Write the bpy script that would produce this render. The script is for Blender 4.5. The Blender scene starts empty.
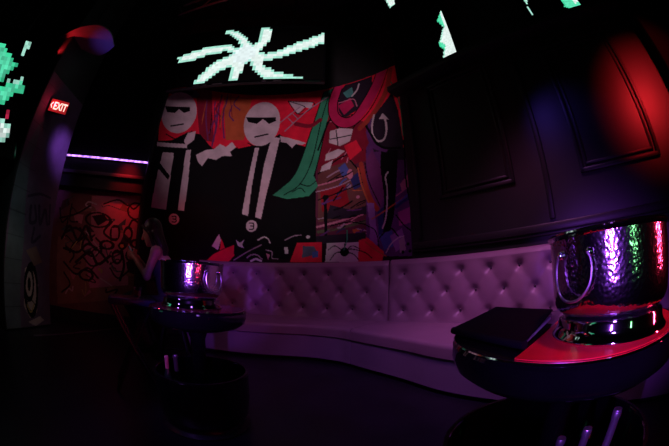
import bpy, bmesh, math, random
import numpy as np
from mathutils import Vector, Matrix
random.seed(5); rng = np.random.default_rng(5)
COL = bpy.context.scene.collection
PI = math.pi

# ------------------------------------------------------------------ helpers
def tag(o, label=None, cat=None, group=None, kind=None):
    if label: o['label'] = label
    if cat: o['category'] = cat
    if group: o['group'] = group
    if kind: o['kind'] = kind
    return o

def thing(name, label, cat, loc=(0, 0, 0), rz=0.0, group=None):
    o = bpy.data.objects.new(name, None); COL.objects.link(o)
    o.location = loc; o.rotation_euler = (0, 0, rz); o.empty_display_size = .1
    return tag(o, label, cat, group)

def obj(name, bm, mat, parent=None, smooth=True, flat_ang=35):
    me = bpy.data.meshes.new(name)
    if isinstance(bm, bmesh.types.BMesh):
        bmesh.ops.recalc_face_normals(bm, faces=bm.faces)
        bm.to_mesh(me); bm.free()
    else:
        me.from_pydata(*bm); me.validate()
    for m in (mat if isinstance(mat, (list, tuple)) else [mat]): me.materials.append(m)
    if smooth:
        me.polygons.foreach_set('use_smooth', [True] * len(me.polygons))
        try: me.set_sharp_from_angle(angle=math.radians(flat_ang))
        except Exception: pass
    o = bpy.data.objects.new(name, me); COL.objects.link(o)
    if parent: o.parent = parent
    return o

def struct(name, bm, mat, **k):
    return tag(obj(name, bm, mat, **k), kind='structure')

def copy_tree(o, parent=None):
    c = o.copy(); COL.objects.link(c); c.parent = parent
    for ch in list(o.children): copy_tree(ch, c)
    return c

def add_box(bm, c, s, M=None, bevel=0.0, seg=2):
    t = bmesh.new(); bmesh.ops.create_cube(t, size=1)
    for v in t.verts: v.co = Vector((v.co.x * s[0], v.co.y * s[1], v.co.z * s[2]))
    if bevel: bmesh.ops.bevel(t, geom=t.edges[:], offset=bevel, segments=seg, affect='EDGES', profile=.5)
    for v in t.verts:
        v.co = v.co + Vector(c)
        if M: v.co = M @ v.co
    merge(bm, t); return bm

def merge(bm, t):
    me = bpy.data.meshes.new('tmp'); t.to_mesh(me); t.free(); bm.from_mesh(me); bpy.data.meshes.remove(me)

def box(c, s, M=None, bevel=0.0, seg=2): return add_box(bmesh.new(), c, s, M, bevel, seg)

def lathe(prof, n=64, c=(0, 0, 0), close=False):
    """surface of revolution from (radius, z) pairs"""
    bm = bmesh.new(); rings = []
    for r, z in prof:
        if r < 1e-5: rings.append([bm.verts.new((c[0], c[1], c[2] + z))])
        else: rings.append([bm.verts.new((c[0] + r * math.cos(2 * PI * k / n), c[1] + r * math.sin(2 * PI * k / n), c[2] + z)) for k in range(n)])
    pairs = list(zip(rings[:-1], rings[1:])) + ([(rings[-1], rings[0])] if close else [])
    for a, b in pairs:
        for k in range(n):
            l = (k + 1) % n
            if len(a) == 1 and len(b) == 1: continue
            if len(a) == 1: bm.faces.new((a[0], b[k], b[l]))
            elif len(b) == 1: bm.faces.new((a[k], b[0], a[l]))
            else: bm.faces.new((a[k], b[k], b[l], a[l]))
    return bm

def tube(pts, r, n=10, cap=True, closed=False, bm=None):
    bm = bm or bmesh.new(); P = [Vector(p) for p in pts]; m = len(P)
    R = r if isinstance(r, (list, tuple)) else [r] * m
    rings = []; prev = None
    for i, p in enumerate(P):
        if closed: d = P[(i + 1) % m] - P[i - 1]
        else: d = P[min(i + 1, m - 1)] - P[max(i - 1, 0)]
        d.normalize()
        if prev is None:
            u = d.orthogonal().normalized()
        else:
            u = prev - d * prev.dot(d)
            u = u.normalized() if u.length > 1e-6 else d.orthogonal().normalized()
        prev = u; w = d.cross(u)
        rings.append([bm.verts.new(p + (u * math.cos(2 * PI * k / n) + w * math.sin(2 * PI * k / n)) * R[i]) for k in range(n)])
    for i in range(m if closed else m - 1):
        a, b = rings[i], rings[(i + 1) % m]
        for k in range(n): bm.faces.new((a[k], a[(k + 1) % n], b[(k + 1) % n], b[k]))
    if cap and not closed: bm.faces.new(rings[0]); bm.faces.new(rings[-1][::-1])
    return bm

def spline(pts, n):
    """n points, evenly spaced by length, on a Catmull-Rom curve through pts"""
    P = np.array(pts, float); Q = np.vstack([2 * P[0] - P[1], P, 2 * P[-1] - P[-2]]); out = []
    for i in range(1, len(Q) - 2):
        for t in np.linspace(0, 1, 40, endpoint=False):
            a, b, c, d = Q[i - 1], Q[i], Q[i + 1], Q[i + 2]
            out.append(.5 * (2 * b + (c - a) * t + (2 * a - 5 * b + 4 * c - d) * t * t + (3 * b - a - 3 * c + d) * t ** 3))
    out.append(P[-1]); out = np.array(out)
    L = np.r_[0, np.cumsum(np.linalg.norm(np.diff(out, axis=0), axis=1))]
    s = np.linspace(0, L[-1], n)
    return np.stack([np.interp(s, L, out[:, k]) for k in range(P.shape[1])], 1), L[-1]

def grid_mesh(P, closed_v=False):
    """P: (n,m,3) array -> pydata"""
    n, m = P.shape[:2]; i = np.arange(n - 1)[:, None]; j = np.arange(m - 1 + closed_v)[None, :]; k = (j + 1) % m
    F = np.stack([i * m + j, i * m + k, (i + 1) * m + k, (i + 1) * m + j], -1).reshape(-1, 4)
    return P.reshape(-1, 3).tolist(), [], F.tolist()

# ------------------------------------------------------------------ materials
def mat(name, color, rough=.5, metal=0.0, spec=.5, emit=None, estr=0.0, noise=0.0, nscale=8.0, bump=0.0, bscale=60.0, coat=0.0, trans=0.0, voronoi=0.0, vscale=30.0, wallpaper=None):
    m = bpy.data.materials.new(name); m.use_nodes = True; nt = m.node_tree; N = nt.nodes; L = nt.links
    b = N['Principled BSDF']
    b.inputs['Base Color'].default_value = (*color, 1); b.inputs['Roughness'].default_value = rough
    b.inputs['Metallic'].default_value = metal; b.inputs['Specular IOR Level'].default_value = spec
    b.inputs['Coat Weight'].default_value = coat; b.inputs['Transmission Weight'].default_value = trans
    if emit: b.inputs['Emission Color'].default_value = (*emit, 1); b.inputs['Emission Strength'].default_value = estr
    tc = N.new('ShaderNodeTexCoord')
    if noise:
        t = N.new('ShaderNodeTexNoise'); t.inputs['Scale'].default_value = nscale; t.inputs['Detail'].default_value = 5
        r = N.new('ShaderNodeValToRGB'); c = np.array(color)
        r.color_ramp.elements[0].color = (*(c * (1 - noise)), 1); r.color_ramp.elements[1].color = (*np.minimum(c * (1 + noise), 1), 1)
        r.color_ramp.elements[0].position = .3; r.color_ramp.elements[1].position = .7
        L.new(tc.outputs['Object'], t.inputs['Vector']); L.new(t.outputs['Fac'], r.inputs['Fac']); L.new(r.outputs['Color'], b.inputs['Base Color'])
    src = None
    if bump:
        t2 = N.new('ShaderNodeTexNoise'); t2.inputs['Scale'].default_value = bscale; t2.inputs['Detail'].default_value = 4
        L.new(tc.outputs['Object'], t2.inputs['Vector']); src = t2.outputs['Fac']; st = bump
    if voronoi:
        t2 = N.new('ShaderNodeTexVoronoi'); t2.inputs['Scale'].default_value = vscale; t2.feature = 'SMOOTH_F1'
        L.new(tc.outputs['Object'], t2.inputs['Vector']); src = t2.outputs['Distance']; st = voronoi
    if src:
        bp = N.new('ShaderNodeBump'); bp.inputs['Strength'].default_value = st; bp.inputs['Distance'].default_value = .005 if voronoi else .01
        L.new(src, bp.inputs['Height']); L.new(bp.outputs['Normal'], b.inputs['Normal'])
    return m

def paint_mat(name, rough=.6, emit=0.0, gain=1.0, bump=.05):
    m = bpy.data.materials.new(name); m.use_nodes = True; nt = m.node_tree; N = nt.nodes; L = nt.links
    b = N['Principled BSDF']; a = N.new('ShaderNodeAttribute'); a.attribute_name = 'paint'
    b.inputs['Roughness'].default_value = rough; b.inputs['Specular IOR Level'].default_value = .12
    if emit:
        b.inputs['Base Color'].default_value = (.004, .004, .004, 1); b.inputs['Roughness'].default_value = .3
        L.new(a.outputs['Color'], b.inputs['Emission Color']); b.inputs['Emission Strength'].default_value = emit
    else:
        tc = N.new('ShaderNodeTexCoord'); t = N.new('ShaderNodeTexNoise'); t.inputs['Scale'].default_value = 5; t.inputs['Detail'].default_value = 6
        r = N.new('ShaderNodeMapRange'); r.inputs['From Min'].default_value = .3; r.inputs['From Max'].default_value = .7
        r.inputs['To Min'].default_value = .78 * gain; r.inputs['To Max'].default_value = 1.08 * gain
        mx = N.new('ShaderNodeVectorMath'); mx.operation = 'SCALE'
        L.new(tc.outputs['Object'], t.inputs['Vector']); L.new(t.outputs['Fac'], r.inputs['Value'])
        L.new(a.outputs['Color'], mx.inputs[0]); L.new(r.outputs['Result'], mx.inputs['Scale']); L.new(mx.outputs['Vector'], b.inputs['Base Color'])
    return m

# painter: coloured shapes given in wall coordinates (metres along, metres up) laid over a grid of points
def paint(U, V, shapes, pal, base):
    C = np.empty(U.shape + (3,)); C[:] = base
    for s in shapes:
        if s[0] == 'p':
            P = np.array(s[2]); x0, y0 = P.min(0); x1, y1 = P.max(0)
            m = (U >= x0) & (U <= x1) & (V >= y0) & (V <= y1); u, v = U[m], V[m]; ins = np.zeros(u.shape, bool)
            for (ax, ay), (bx, by) in zip(P, np.roll(P, -1, 0)):
                if ay == by: continue
                ins ^= ((ay > v) != (by > v)) & (u < (bx - ax) * (v - ay) / (by - ay) + ax)
            idx = np.argwhere(m)[ins]; C[idx[:, 0], idx[:, 1]] = pal[s[1]]
        elif s[0] == 's':
            w = s[2] / 2; P, _ = spline(s[3], max(12, 8 * len(s[3]))) if len(s[3]) > 2 else (np.array(s[3]), 0)
            x0, y0 = P.min(0) - w; x1, y1 = P.max(0) + w
            m = (U >= x0) & (U <= x1) & (V >= y0) & (V <= y1); u, v = U[m], V[m]; d = np.full(u.shape, 9.)
            for a, b in zip(P[:-1], P[1:]):
                e = b - a; t = np.clip(((u - a[0]) * e[0] + (v - a[1]) * e[1]) / max(e @ e, 1e-9), 0, 1)
                d = np.minimum(d, np.hypot(u - a[0] - t * e[0], v - a[1] - t * e[1]))
            idx = np.argwhere(m)[d < w]; C[idx[:, 0], idx[:, 1]] = pal[s[1]]
        else:
            q = np.hypot((U - s[2][0]) / s[3], (V - s[2][1]) / s[4])
            m = q < 1
            if len(s) > 5 and s[5]: m &= q > 1 - s[5] * .018 / min(s[3], s[4])
            C[m] = pal[s[1]]
    return C

def painted(name, P, C, m, parent=None):
    o = obj(name, grid_mesh(P), m, parent)
    a = o.data.color_attributes.new('paint', 'FLOAT_COLOR', 'POINT')
    a.data.foreach_set('color', np.concatenate([C.reshape(-1, 3), np.ones((C.shape[0] * C.shape[1], 1))], 1).astype('f').ravel())
    return o

def painted_faces(name, P, C, m, parent=None):
    """one colour per cell (LED tiles)"""
    o = obj(name, grid_mesh(P), m, parent, smooth=False)
    a = o.data.color_attributes.new('paint', 'FLOAT_COLOR', 'CORNER')
    c = np.repeat(C.reshape(-1, 3), 4, 0); a.data.foreach_set('color', np.concatenate([c, np.ones((len(c), 1))], 1).astype('f').ravel())
    return o

# ------------------------------------------------------------------ painted outlines, in wall coordinates (metres along, metres up)
MURAL = [
 ('p','red',[[4.821,4.548],[3.403,4.582],[1.974,4.578],[-0.028,4.656],[0.057,1.523],[3.186,1.615],[3.755,3.182],[4.556,3.107]]),
 ('p','orange',[[3.498,4.416],[2.926,4.421],[2.961,3.462],[3.299,3.439]]),
 ('p','dkred',[[4.118,4.537],[3.77,4.519],[3.519,3.375],[3.789,3.379]]),
 ('s','plum',0.034,[[3.543,4.434],[3.549,4.023],[3.527,3.669],[3.544,3.29]]),
 ('s','plum',0.028,[[3.546,4.117],[3.592,3.813],[3.643,3.546]]),
 ('s','plum',0.028,[[3.195,4.453],[3.265,4.248],[3.125,4.117]]),
 ('s','plum',0.029,[[3.436,4.301],[3.429,3.902],[3.343,3.477]]),
 ('s','plum',0.026,[[3.82,4.26],[3.759,3.854],[3.638,3.401]]),
 ('p','slate',[[4.681,4.404],[4.095,4.442],[3.986,4.345],[4.05,4.257],[4.641,4.201]]),
 ('p','dark',[[4.647,4.367],[4.124,4.385],[4.147,4.305],[4.654,4.244]]),
 ('p','k',[[4.615,3.189],[4.317,3.279],[4.047,3.498],[3.811,3.499],[3.537,3.251],[3.337,3.172],[3.056,3.313],[2.864,1.33],[4.442,1.214],[4.511,2.067]]),
 ('p','k',[[3.295,2.845],[3.088,3.271],[2.834,3.343],[2.541,3.386],[2.314,3.587],[1.983,3.357],[1.574,3.191],[1.481,1.346],[3.241,1.311]]),
 ('e','pale',[4.313,3.867],0.352,0.444,0),
 ('e','pale',[2.66,3.836],0.346,0.491,0),
 ('p','k',[[4.621,3.911],[4.123,4.028],[4.103,3.941],[4.21,3.871],[4.329,3.929],[4.386,3.825],[4.548,3.801]]),
 ('p','k',[[2.985,3.963],[2.402,3.965],[2.394,3.874],[2.523,3.812],[2.65,3.926],[2.753,3.813],[2.932,3.853]]),
 ('s','k',0.03,[[4.399,3.544],[4.177,3.639]]),
 ('s','k',0.031,[[2.761,3.531],[2.522,3.594]]),
 ('s','k',0.023,[[4.457,3.366],[4.208,3.322],[3.975,3.533]]),
 ('s','k',0.024,[[2.878,3.403],[2.606,3.284],[2.349,3.547]]),
 ('p','pale',[[4.438,3.019],[4.229,3.043],[4.215,2.547],[4.213,2.027],[4.488,2.037],[4.47,2.502]]),
 ('p','pale',[[4.016,3.141],[3.923,3.157],[3.875,2.507],[3.891,2.049],[3.999,2.054],[3.997,2.58]]),
 ('p','pale',[[2.737,3.304],[2.663,3.305],[2.728,2.593],[2.76,2.043],[2.867,2.074],[2.817,2.591]]),
 ('p','pale',[[2.441,3.529],[2.289,3.502],[2.388,2.834],[2.48,2.326],[2.532,1.996],[2.637,2.029],[2.591,2.415],[2.542,2.969]]),
 ('p','k',[[4.453,2.811],[4.226,2.617],[4.251,2.541],[4.472,2.716]]),
 ('p','pale',[[4.592,3.175],[4.019,3.259],[4.004,3.182],[4.575,3.102]]),
 ('p','pale',[[4.043,3.478],[3.898,3.547],[3.902,3.36],[4.03,3.217],[4.087,3.306]]),
 ('p','pale',[[3.813,3.076],[3.643,3.198],[3.497,3.235],[3.4,3.347],[3.279,3.297],[3.181,3.408],[3.093,3.311],[3.192,3.203],[3.145,3.127],[3.329,3.113],[3.429,3.025],[3.582,3.048],[3.67,2.883],[3.755,2.949]]),
 ('p','pale',[[2.292,3.544],[2.12,3.491],[1.912,3.41],[1.799,3.358],[1.871,3.326],[1.983,3.357],[2.053,3.282],[2.151,3.39],[2.264,3.418]]),
 ('e','pale',[4.054,1.895],0.093,0.09,0),
 ('e','pale',[2.69,1.874],0.097,0.099,0),
 ('s','k',0.02,[[4.093,1.932],[4.031,1.94],[4.022,1.902],[4.071,1.893],[4.021,1.892],[4.022,1.848],[4.084,1.841]]),
 ('s','k',0.022,[[2.729,1.92],[2.666,1.922],[2.657,1.879],[2.707,1.873],[2.657,1.866],[2.661,1.82],[2.723,1.818]]),
 ('p','maroon',[[1.611,3.196],[0.622,3.185],[0.648,1.638],[1.584,1.635]]),
 ('p','dkred',[[1.589,3.807],[1.244,3.954],[0.57,3.451],[0.675,2.842],[1.566,2.779]]),
 ('p','brown',[[1.567,2.816],[0.96,2.902],[0.726,2.435],[0.74,1.964],[1.553,1.924]]),
 ('p','glowred',[[1.526,2.458],[1.09,2.509],[1.008,2.153],[1.487,2.084]]),
 ('s','rose',0.024,[[1.597,2.534],[1.282,2.586],[1.0,2.665]]),
 ('s','mauve',0.018,[[1.595,2.43],[1.212,2.491],[0.896,2.596]]),
 ('s','rose',0.035,[[1.569,1.844],[1.18,1.915],[0.79,2.001]]),
 ('s','mauve',0.016,[[1.554,1.973],[1.18,2.01],[0.806,2.065]]),
 ('s','olive',0.047,[[1.551,1.762],[1.181,1.804],[0.743,1.873]]),
 ('p','dark',[[1.35,2.189],[0.975,2.069],[0.702,2.114],[0.706,1.975],[1.096,1.939],[1.418,1.965]]),
 ('p','blue',[[1.211,2.804],[1.086,2.872],[1.0,2.699],[1.124,2.616]]),
 ('p','navy',[[1.002,2.597],[0.859,2.674],[0.796,2.43],[0.936,2.387]]),
 ('e','rose',[1.0,2.665],0.052,0.085,0),
 ('e','mauve',[1.021,2.465],0.043,0.041,0),
 ('e','rose',[0.869,2.263],0.03,0.028,0),
 ('p','k',[[1.463,2.282],[1.489,2.335],[1.455,2.366],[1.386,2.359],[1.368,2.307],[1.402,2.26],[1.389,1.674],[1.44,1.677]]),
 ('p','orange',[[0.979,1.758],[0.879,1.78],[0.814,1.653],[0.914,1.645]]),
 ('s','k',0.021,[[1.401,2.578],[1.263,2.648],[1.124,2.713]]),
 ('s','k',0.021,[[1.292,1.962],[1.237,1.98],[1.182,1.992]]),
 ('s','orange',0.023,[[0.687,1.899],[0.514,1.934],[0.343,1.947]]),
 ('s','purple',0.028,[[1.515,1.695],[1.443,1.73],[1.37,1.772]]),
 ('s','k',0.012,[[0.85,1.877],[0.805,1.872],[0.759,1.882]]),
 ('s','orange',0.023,[[0.168,2.399],[0.036,2.388],[-0.097,2.394]]),
 ('s','rose',0.019,[[1.208,1.844],[1.076,1.853],[0.943,1.883]]),
 ('s','maroon',0.02,[[0.236,2.534],[0.073,2.565],[-0.087,2.559]]),
 ('s','k',0.018,[[0.509,2.374],[0.354,2.409],[0.198,2.45]]),
 ('s','k',0.023,[[1.238,2.629],[1.095,2.647],[0.95,2.705]]),
 ('s','k',0.022,[[1.226,1.821],[1.161,1.802],[1.095,1.828]]),
 ('s','purple',0.011,[[0.407,1.809],[0.358,1.816],[0.309,1.798]]),
 ('s','mauve',0.027,[[1.215,1.812],[1.162,1.813],[1.11,1.859]]),
 ('s','mauve',0.012,[[0.491,2.461],[0.385,2.493],[0.277,2.539]]),
 ('s','k',0.021,[[0.993,2.102],[0.869,2.164],[0.746,2.195]]),
 ('s','k',0.027,[[0.797,2.626],[0.684,2.635],[0.571,2.631]]),
 ('s','purple',0.019,[[1.494,2.225],[1.435,2.241],[1.376,2.297]]),
 ('s','orange',0.013,[[0.953,2.381],[0.859,2.369],[0.765,2.361]]),
 ('s','k',0.022,[[0.207,2.02],[0.061,1.997],[-0.087,1.999]]),
 ('s','maroon',0.015,[[0.331,2.383],[0.22,2.346],[0.108,2.316]]),
 ('s','purple',0.018,[[1.066,2.077],[0.939,2.062],[0.813,2.066]]),
 ('s','mauve',0.026,[[1.398,2.665],[1.294,2.721],[1.19,2.759]]),
 ('s','navy',0.018,[[1.239,1.729],[1.17,1.771],[1.102,1.786]]),
 ('s','rose',0.023,[[0.762,1.687],[0.706,1.683],[0.649,1.712]]),
 ('s','rose',0.02,[[0.064,2.445],[-0.053,2.471],[-0.168,2.466]]),
 ('s','k',0.011,[[0.44,1.656],[0.333,1.693],[0.226,1.721]]),
 ('s','navy',0.023,[[0.291,2.393],[0.166,2.439],[0.04,2.464]]),
 ('s','rose',0.02,[[0.991,1.9],[0.89,1.955],[0.789,1.977]]),
 ('s','mauve',0.017,[[0.891,1.77],[0.77,1.733],[0.65,1.72]]),
 ('s','k',0.023,[[0.54,2.076],[0.412,2.104],[0.284,2.135]]),
 ('s','navy',0.025,[[0.719,1.982],[0.644,2.019],[0.57,2.053]]),
 ('s','purple',0.024,[[1.483,2.213],[1.326,2.261],[1.167,2.295]]),
 ('s','k',0.03,[[1.012,1.955],[0.96,1.98],[0.908,1.97]]),
 ('s','maroon',0.019,[[1.354,1.78],[1.265,1.809],[1.176,1.852]]),
 ('s','k',0.028,[[1.289,2.256],[1.208,2.361],[1.127,2.458]]),
 ('s','k',0.015,[[0.896,2.123],[0.821,2.145],[0.745,2.17]]),
 ('s','k',0.023,[[1.28,2.101],[1.124,2.139],[0.967,2.212]]),
 ('s','navy',0.02,[[1.233,2.338],[1.12,2.41],[1.006,2.494]]),
 ('s','rose',0.02,[[0.555,2.312],[0.443,2.378],[0.331,2.426]]),
 ('s','purple',0.026,[[0.905,1.716],[0.843,1.714],[0.78,1.756]]),
 ('s','blue',0.029,[[1.18,2.514],[1.124,2.568],[1.068,2.591]]),
 ('s','mauve',0.025,[[0.263,2.136],[0.109,2.145],[-0.046,2.151]]),
 ('s','rose',0.027,[[0.648,2.091],[0.583,2.129],[0.519,2.123]]),
 ('s','k',0.026,[[0.562,2.344],[0.507,2.34],[0.449,2.379]]),
 ('s','maroon',0.012,[[0.77,2.313],[0.653,2.32],[0.537,2.299]]),
 ('s','blue',0.021,[[0.279,2.108],[0.16,2.139],[0.039,2.187]]),
 ('s','crimson',0.024,[[1.165,3.696],[1.059,3.635]]),
 ('s','k',0.018,[[1.0,3.652],[0.938,3.701]]),
 ('s','rose',0.013,[[1.208,3.474],[1.135,3.722]]),
 ('s','k',0.02,[[0.975,3.528],[0.953,3.752]]),
 ('s','rose',0.021,[[1.106,3.229],[1.027,3.431]]),
 ('s','rose',0.015,[[1.413,3.061],[1.342,3.184]]),
 ('s','rose',0.026,[[1.11,3.903],[1.036,3.998]]),
 ('s','rose',0.015,[[1.149,2.946],[1.035,3.09]]),
 ('s','rose',0.018,[[1.374,3.727],[1.186,3.724]]),
 ('s','rose',0.021,[[1.052,2.873],[1.034,2.954]]),
 ('s','crimson',0.027,[[1.191,3.473],[1.0,3.456]]),
 ('s','k',0.021,[[0.968,3.431],[0.877,3.554]]),
 ('s','k',0.015,[[1.332,3.377],[1.13,3.48]]),
 ('s','k',0.018,[[0.996,3.78],[0.88,3.773]]),
 ('s','rose',0.032,[[1.378,3.92],[1.355,4.184]]),
 ('s','k',0.024,[[1.052,3.504],[0.941,3.469]]),
 ('s','plum',0.029,[[3.296,4.202],[3.314,3.988],[3.218,3.864]]),
 ('s','orange',0.023,[[3.337,4.073],[3.377,3.862],[3.28,3.664]]),
 ('s','plum',0.027,[[3.65,4.251],[3.625,4.042],[3.551,3.747]]),
 ('s','dkred',0.029,[[3.542,4.288],[3.592,4.066],[3.473,3.925]]),
 ('s','dkred',0.022,[[3.438,4.158],[3.47,3.944],[3.462,3.768]]),
 ('s','dkred',0.015,[[3.365,4.497],[3.334,4.277],[3.254,3.946]]),
 ('s','dkred',0.016,[[3.548,4.193],[3.516,3.986],[3.445,3.655]]),
 ('s','dkred',0.018,[[3.583,4.232],[3.618,4.015],[3.578,3.803]]),
 ('s','orange',0.023,[[3.445,4.268],[3.466,4.051],[3.451,3.685]]),
 ('s','orange',0.014,[[3.828,4.213],[3.823,4.003],[3.816,3.711]]),
 ('s','plum',0.024,[[3.428,4.47],[3.421,4.248],[3.453,4.113]]),
 ('s','k',0.014,[[3.667,3.993],[3.644,3.794],[3.62,3.506]]),
 ('p','green',[[2.362,2.414],[2.211,2.536],[2.025,2.709],[1.893,2.978],[1.715,3.592],[1.559,4.161],[1.485,4.434],[1.304,4.486],[1.283,4.358],[1.416,3.731],[1.553,3.036],[1.635,2.715],[1.562,2.531],[1.715,2.37],[2.097,2.338]]),
 ('s','k',0.018,[[2.152,2.41],[1.879,2.592],[1.679,3.013],[1.513,3.836],[1.364,4.404]]),
 ('s','k',0.021,[[2.362,2.414],[2.211,2.536],[2.025,2.709],[1.893,2.978],[1.715,3.592],[1.559,4.161],[1.485,4.434]]),
 ('s','k',0.019,[[1.416,3.731],[1.553,3.036],[1.635,2.715]]),
 ('s','k',0.016,[[2.014,2.457],[1.876,2.52],[1.787,2.444]]),
 ('s','k',0.016,[[1.879,2.592],[1.719,2.545],[1.598,2.622]]),
 ('p','pale',[[2.197,4.328],[1.698,4.224],[1.732,4.078],[1.851,4.143],[1.98,3.998]]),
 ('s','k',0.016,[[2.197,4.328],[1.851,4.143],[1.98,3.998]]),
 ('s','k',0.016,[[2.197,4.328],[1.698,4.224],[1.732,4.078],[1.98,3.998],[2.197,4.328]]),
 ('s','mauve',0.023,[[2.296,3.847],[2.098,4.034],[1.95,4.157]]),
 ('s','mauve',0.023,[[2.205,3.644],[1.937,3.925],[1.733,4.101],[1.403,4.292]]),
 ('s','mauve',0.018,[[2.168,3.927],[2.064,3.806]]),
 ('s','mauve',0.018,[[2.077,4.009],[1.974,3.885]]),
 ('s','dkred',0.084,[[2.006,3.778],[1.737,3.701],[1.55,3.8]]),
 ('s','k',0.034,[[1.574,3.191],[1.359,3.762],[1.208,3.562]]),
 ('s','k',0.025,[[1.565,2.743],[1.174,2.978],[0.775,3.042]]),
 ('s','k',0.02,[[1.558,2.29],[1.091,2.408],[0.689,2.509]]),
 ('s','k',0.025,[[0.996,2.909],[0.791,2.594],[0.7,2.191]]),
 ('s','k',0.019,[[1.349,1.847],[1.012,1.884],[0.644,1.787]]),
 ('s','k',0.021,[[0.703,3.024],[0.62,2.496],[0.671,2.032]]),
 ('p','pale',[[1.358,3.532],[1.151,3.55],[0.927,3.475],[0.989,3.257],[1.173,3.201],[1.374,3.296]]),
 ('s','k',0.019,[[1.245,3.53],[1.209,3.227]]),
 ('s','k',0.019,[[1.357,3.371],[0.967,3.368]]),
 ('p','pale',[[1.427,3.093],[1.21,3.151],[1.083,3.09],[1.246,2.99],[1.444,2.965]]),
 ('p','pale',[[1.496,2.88],[1.3,2.962],[1.353,2.807],[1.53,2.775]]),
 ('p','red',[[1.1,3.187],[0.878,3.25],[0.775,3.042],[0.996,2.909]]),
 ('p','dark',[[1.223,4.269],[1.059,4.486],[0.497,4.487],[0.525,4.122],[0.779,3.864],[1.053,3.753],[1.206,3.835]]),
 ('p','teal',[[1.103,4.305],[0.919,4.389],[0.886,4.165],[1.026,4.164]]),
 ('p','crimson',[[1.205,4.033],[0.966,4.146],[0.893,3.944],[1.091,3.806]]),
 ('s','pale',0.03,[[0.925,4.178],[0.821,4.282],[0.774,4.408]]),
 ('s','rose',0.02,[[1.185,4.096],[0.908,4.104],[0.835,3.925]]),
 ('s','crimson',0.195,[[1.202,4.457],[1.283,4.191],[1.283,3.897],[1.169,3.698],[0.98,3.63],[0.784,3.76],[0.573,4.008],[0.411,4.256],[0.253,4.565]]),
 ('s','rust',0.1,[[0.114,4.44],[0.22,4.079],[0.409,3.795],[0.639,3.571],[0.796,3.46]]),
 ('s','k',0.02,[[1.284,4.506],[1.382,4.216],[1.379,3.875],[1.226,3.608],[0.963,3.524],[0.691,3.669],[0.48,3.907],[0.315,4.167],[0.149,4.509]]),
 ('s','k',0.021,[[1.122,4.408],[1.204,4.147],[1.206,3.9],[1.111,3.768],[0.977,3.733],[0.839,3.84],[0.647,4.103],[0.488,4.338],[0.382,4.581]]),
 ('p','purple',[[0.702,3.06],[0.504,3.298],[0.044,3.008],[-0.059,2.059],[-0.016,1.3],[0.752,1.35]]),
 ('p','dark',[[0.683,3.466],[0.395,3.728],[0.131,3.95],[0.058,3.554],[0.026,3.002],[0.042,2.68],[0.147,2.709],[0.31,2.92],[0.562,2.954]]),
 ('p','k',[[0.435,2.955],[0.132,2.868],[0.216,2.26],[0.271,1.901],[0.348,1.667],[0.464,1.679],[0.428,2.148],[0.477,2.548]]),
 ('p','plum',[[0.711,2.85],[0.596,2.998],[0.468,2.71],[0.425,2.224],[0.502,2.009],[0.634,2.119]]),
 ('s','rust',0.078,[[0.802,2.8],[0.742,2.486],[0.665,2.217],[0.552,2.031]]),
 ('s','orange',0.026,[[0.857,2.742],[0.796,2.43],[0.669,2.093]]),
 ('s','k',0.016,[[0.731,2.803],[0.673,2.474],[0.5,2.069]]),
 ('s','purple',0.07,[[0.564,3.547],[0.651,3.342],[0.556,3.058],[0.345,2.931]]),
 ('p','violet',[[0.718,2.147],[0.6,2.13],[0.577,1.794],[0.533,1.57],[0.619,1.401],[0.702,1.407],[0.678,1.76]]),
 ('p','navy',[[0.554,1.986],[0.432,2.058],[0.464,1.679],[0.532,1.599]]),
 ('p','blue',[[0.531,1.642],[0.314,1.691],[0.289,1.462],[0.454,1.419]]),
 ('s','orange',0.019,[[0.641,1.892],[0.402,1.994],[0.158,2.101],[-0.017,2.167]]),
 ('s','rose',0.019,[[0.222,2.172],[0.081,2.232],[-0.045,2.292]]),
 ('s','navy',0.043,[[0.232,2.011],[0.092,2.074],[-0.047,2.118]]),
 ('s','blue',0.029,[[0.212,2.066],[0.089,2.117],[-0.053,2.188]]),
 ('p','rose',[[0.142,2.335],[-0.007,2.45],[-0.025,2.267],[0.116,2.224]]),
 ('p','magenta',[[0.202,1.934],[-0.036,1.979],[-0.022,1.759],[0.196,1.734]]),
 ('p','violet',[[0.35,1.61],[0.148,1.699],[0.091,1.472],[0.259,1.376]]),
 ('s','pale',0.014,[[0.423,1.374],[0.337,1.495],[0.219,1.568],[0.12,1.585]]),
 ('p','mauve',[[0.204,1.538],[0.12,1.585],[0.095,1.39],[0.194,1.357]]),
 ('e','k',[0.059,1.469],0.025,0.025,0),
 ('e','k',[0.144,1.367],0.024,0.025,0),
 ('e','k',[0.03,1.371],0.024,0.024,0),
 ('s','pale',0.023,[[0.335,2.565],[0.384,2.496],[0.368,2.321],[0.381,2.065],[0.415,1.863],[0.47,1.738]]),
 ('s','pale',0.035,[[0.52,3.632],[0.571,3.432],[0.564,3.242],[0.478,3.126],[0.367,3.129],[0.309,3.273],[0.313,3.442],[0.35,3.571]]),
 ('p','pale',[[0.431,3.522],[0.356,3.613],[0.245,3.446],[0.338,3.489]]),
 ('s','green',0.022,[[0.126,4.167],[0.042,3.845],[0.006,3.494],[0.017,3.084]]),
 ('p','green',[[0.112,4.115],[0.073,3.923],[0.049,3.787],[0.112,3.941]]),
 ('s','k',0.038,[[0.683,3.466],[0.448,3.029],[0.093,2.89]]),
 ('s','k',0.029,[[0.009,2.996],[0.035,2.37],[-0.044,1.852]]),
 ('s','k',0.019,[[0.238,1.896],[0.112,1.736],[-0.03,1.621]]),
 ('s','k',0.022,[[0.532,1.599],[0.346,1.724],[0.218,1.596]]),
 ('s','k',0.017,[[0.744,1.812],[0.58,1.691],[0.522,1.338]]),
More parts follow.
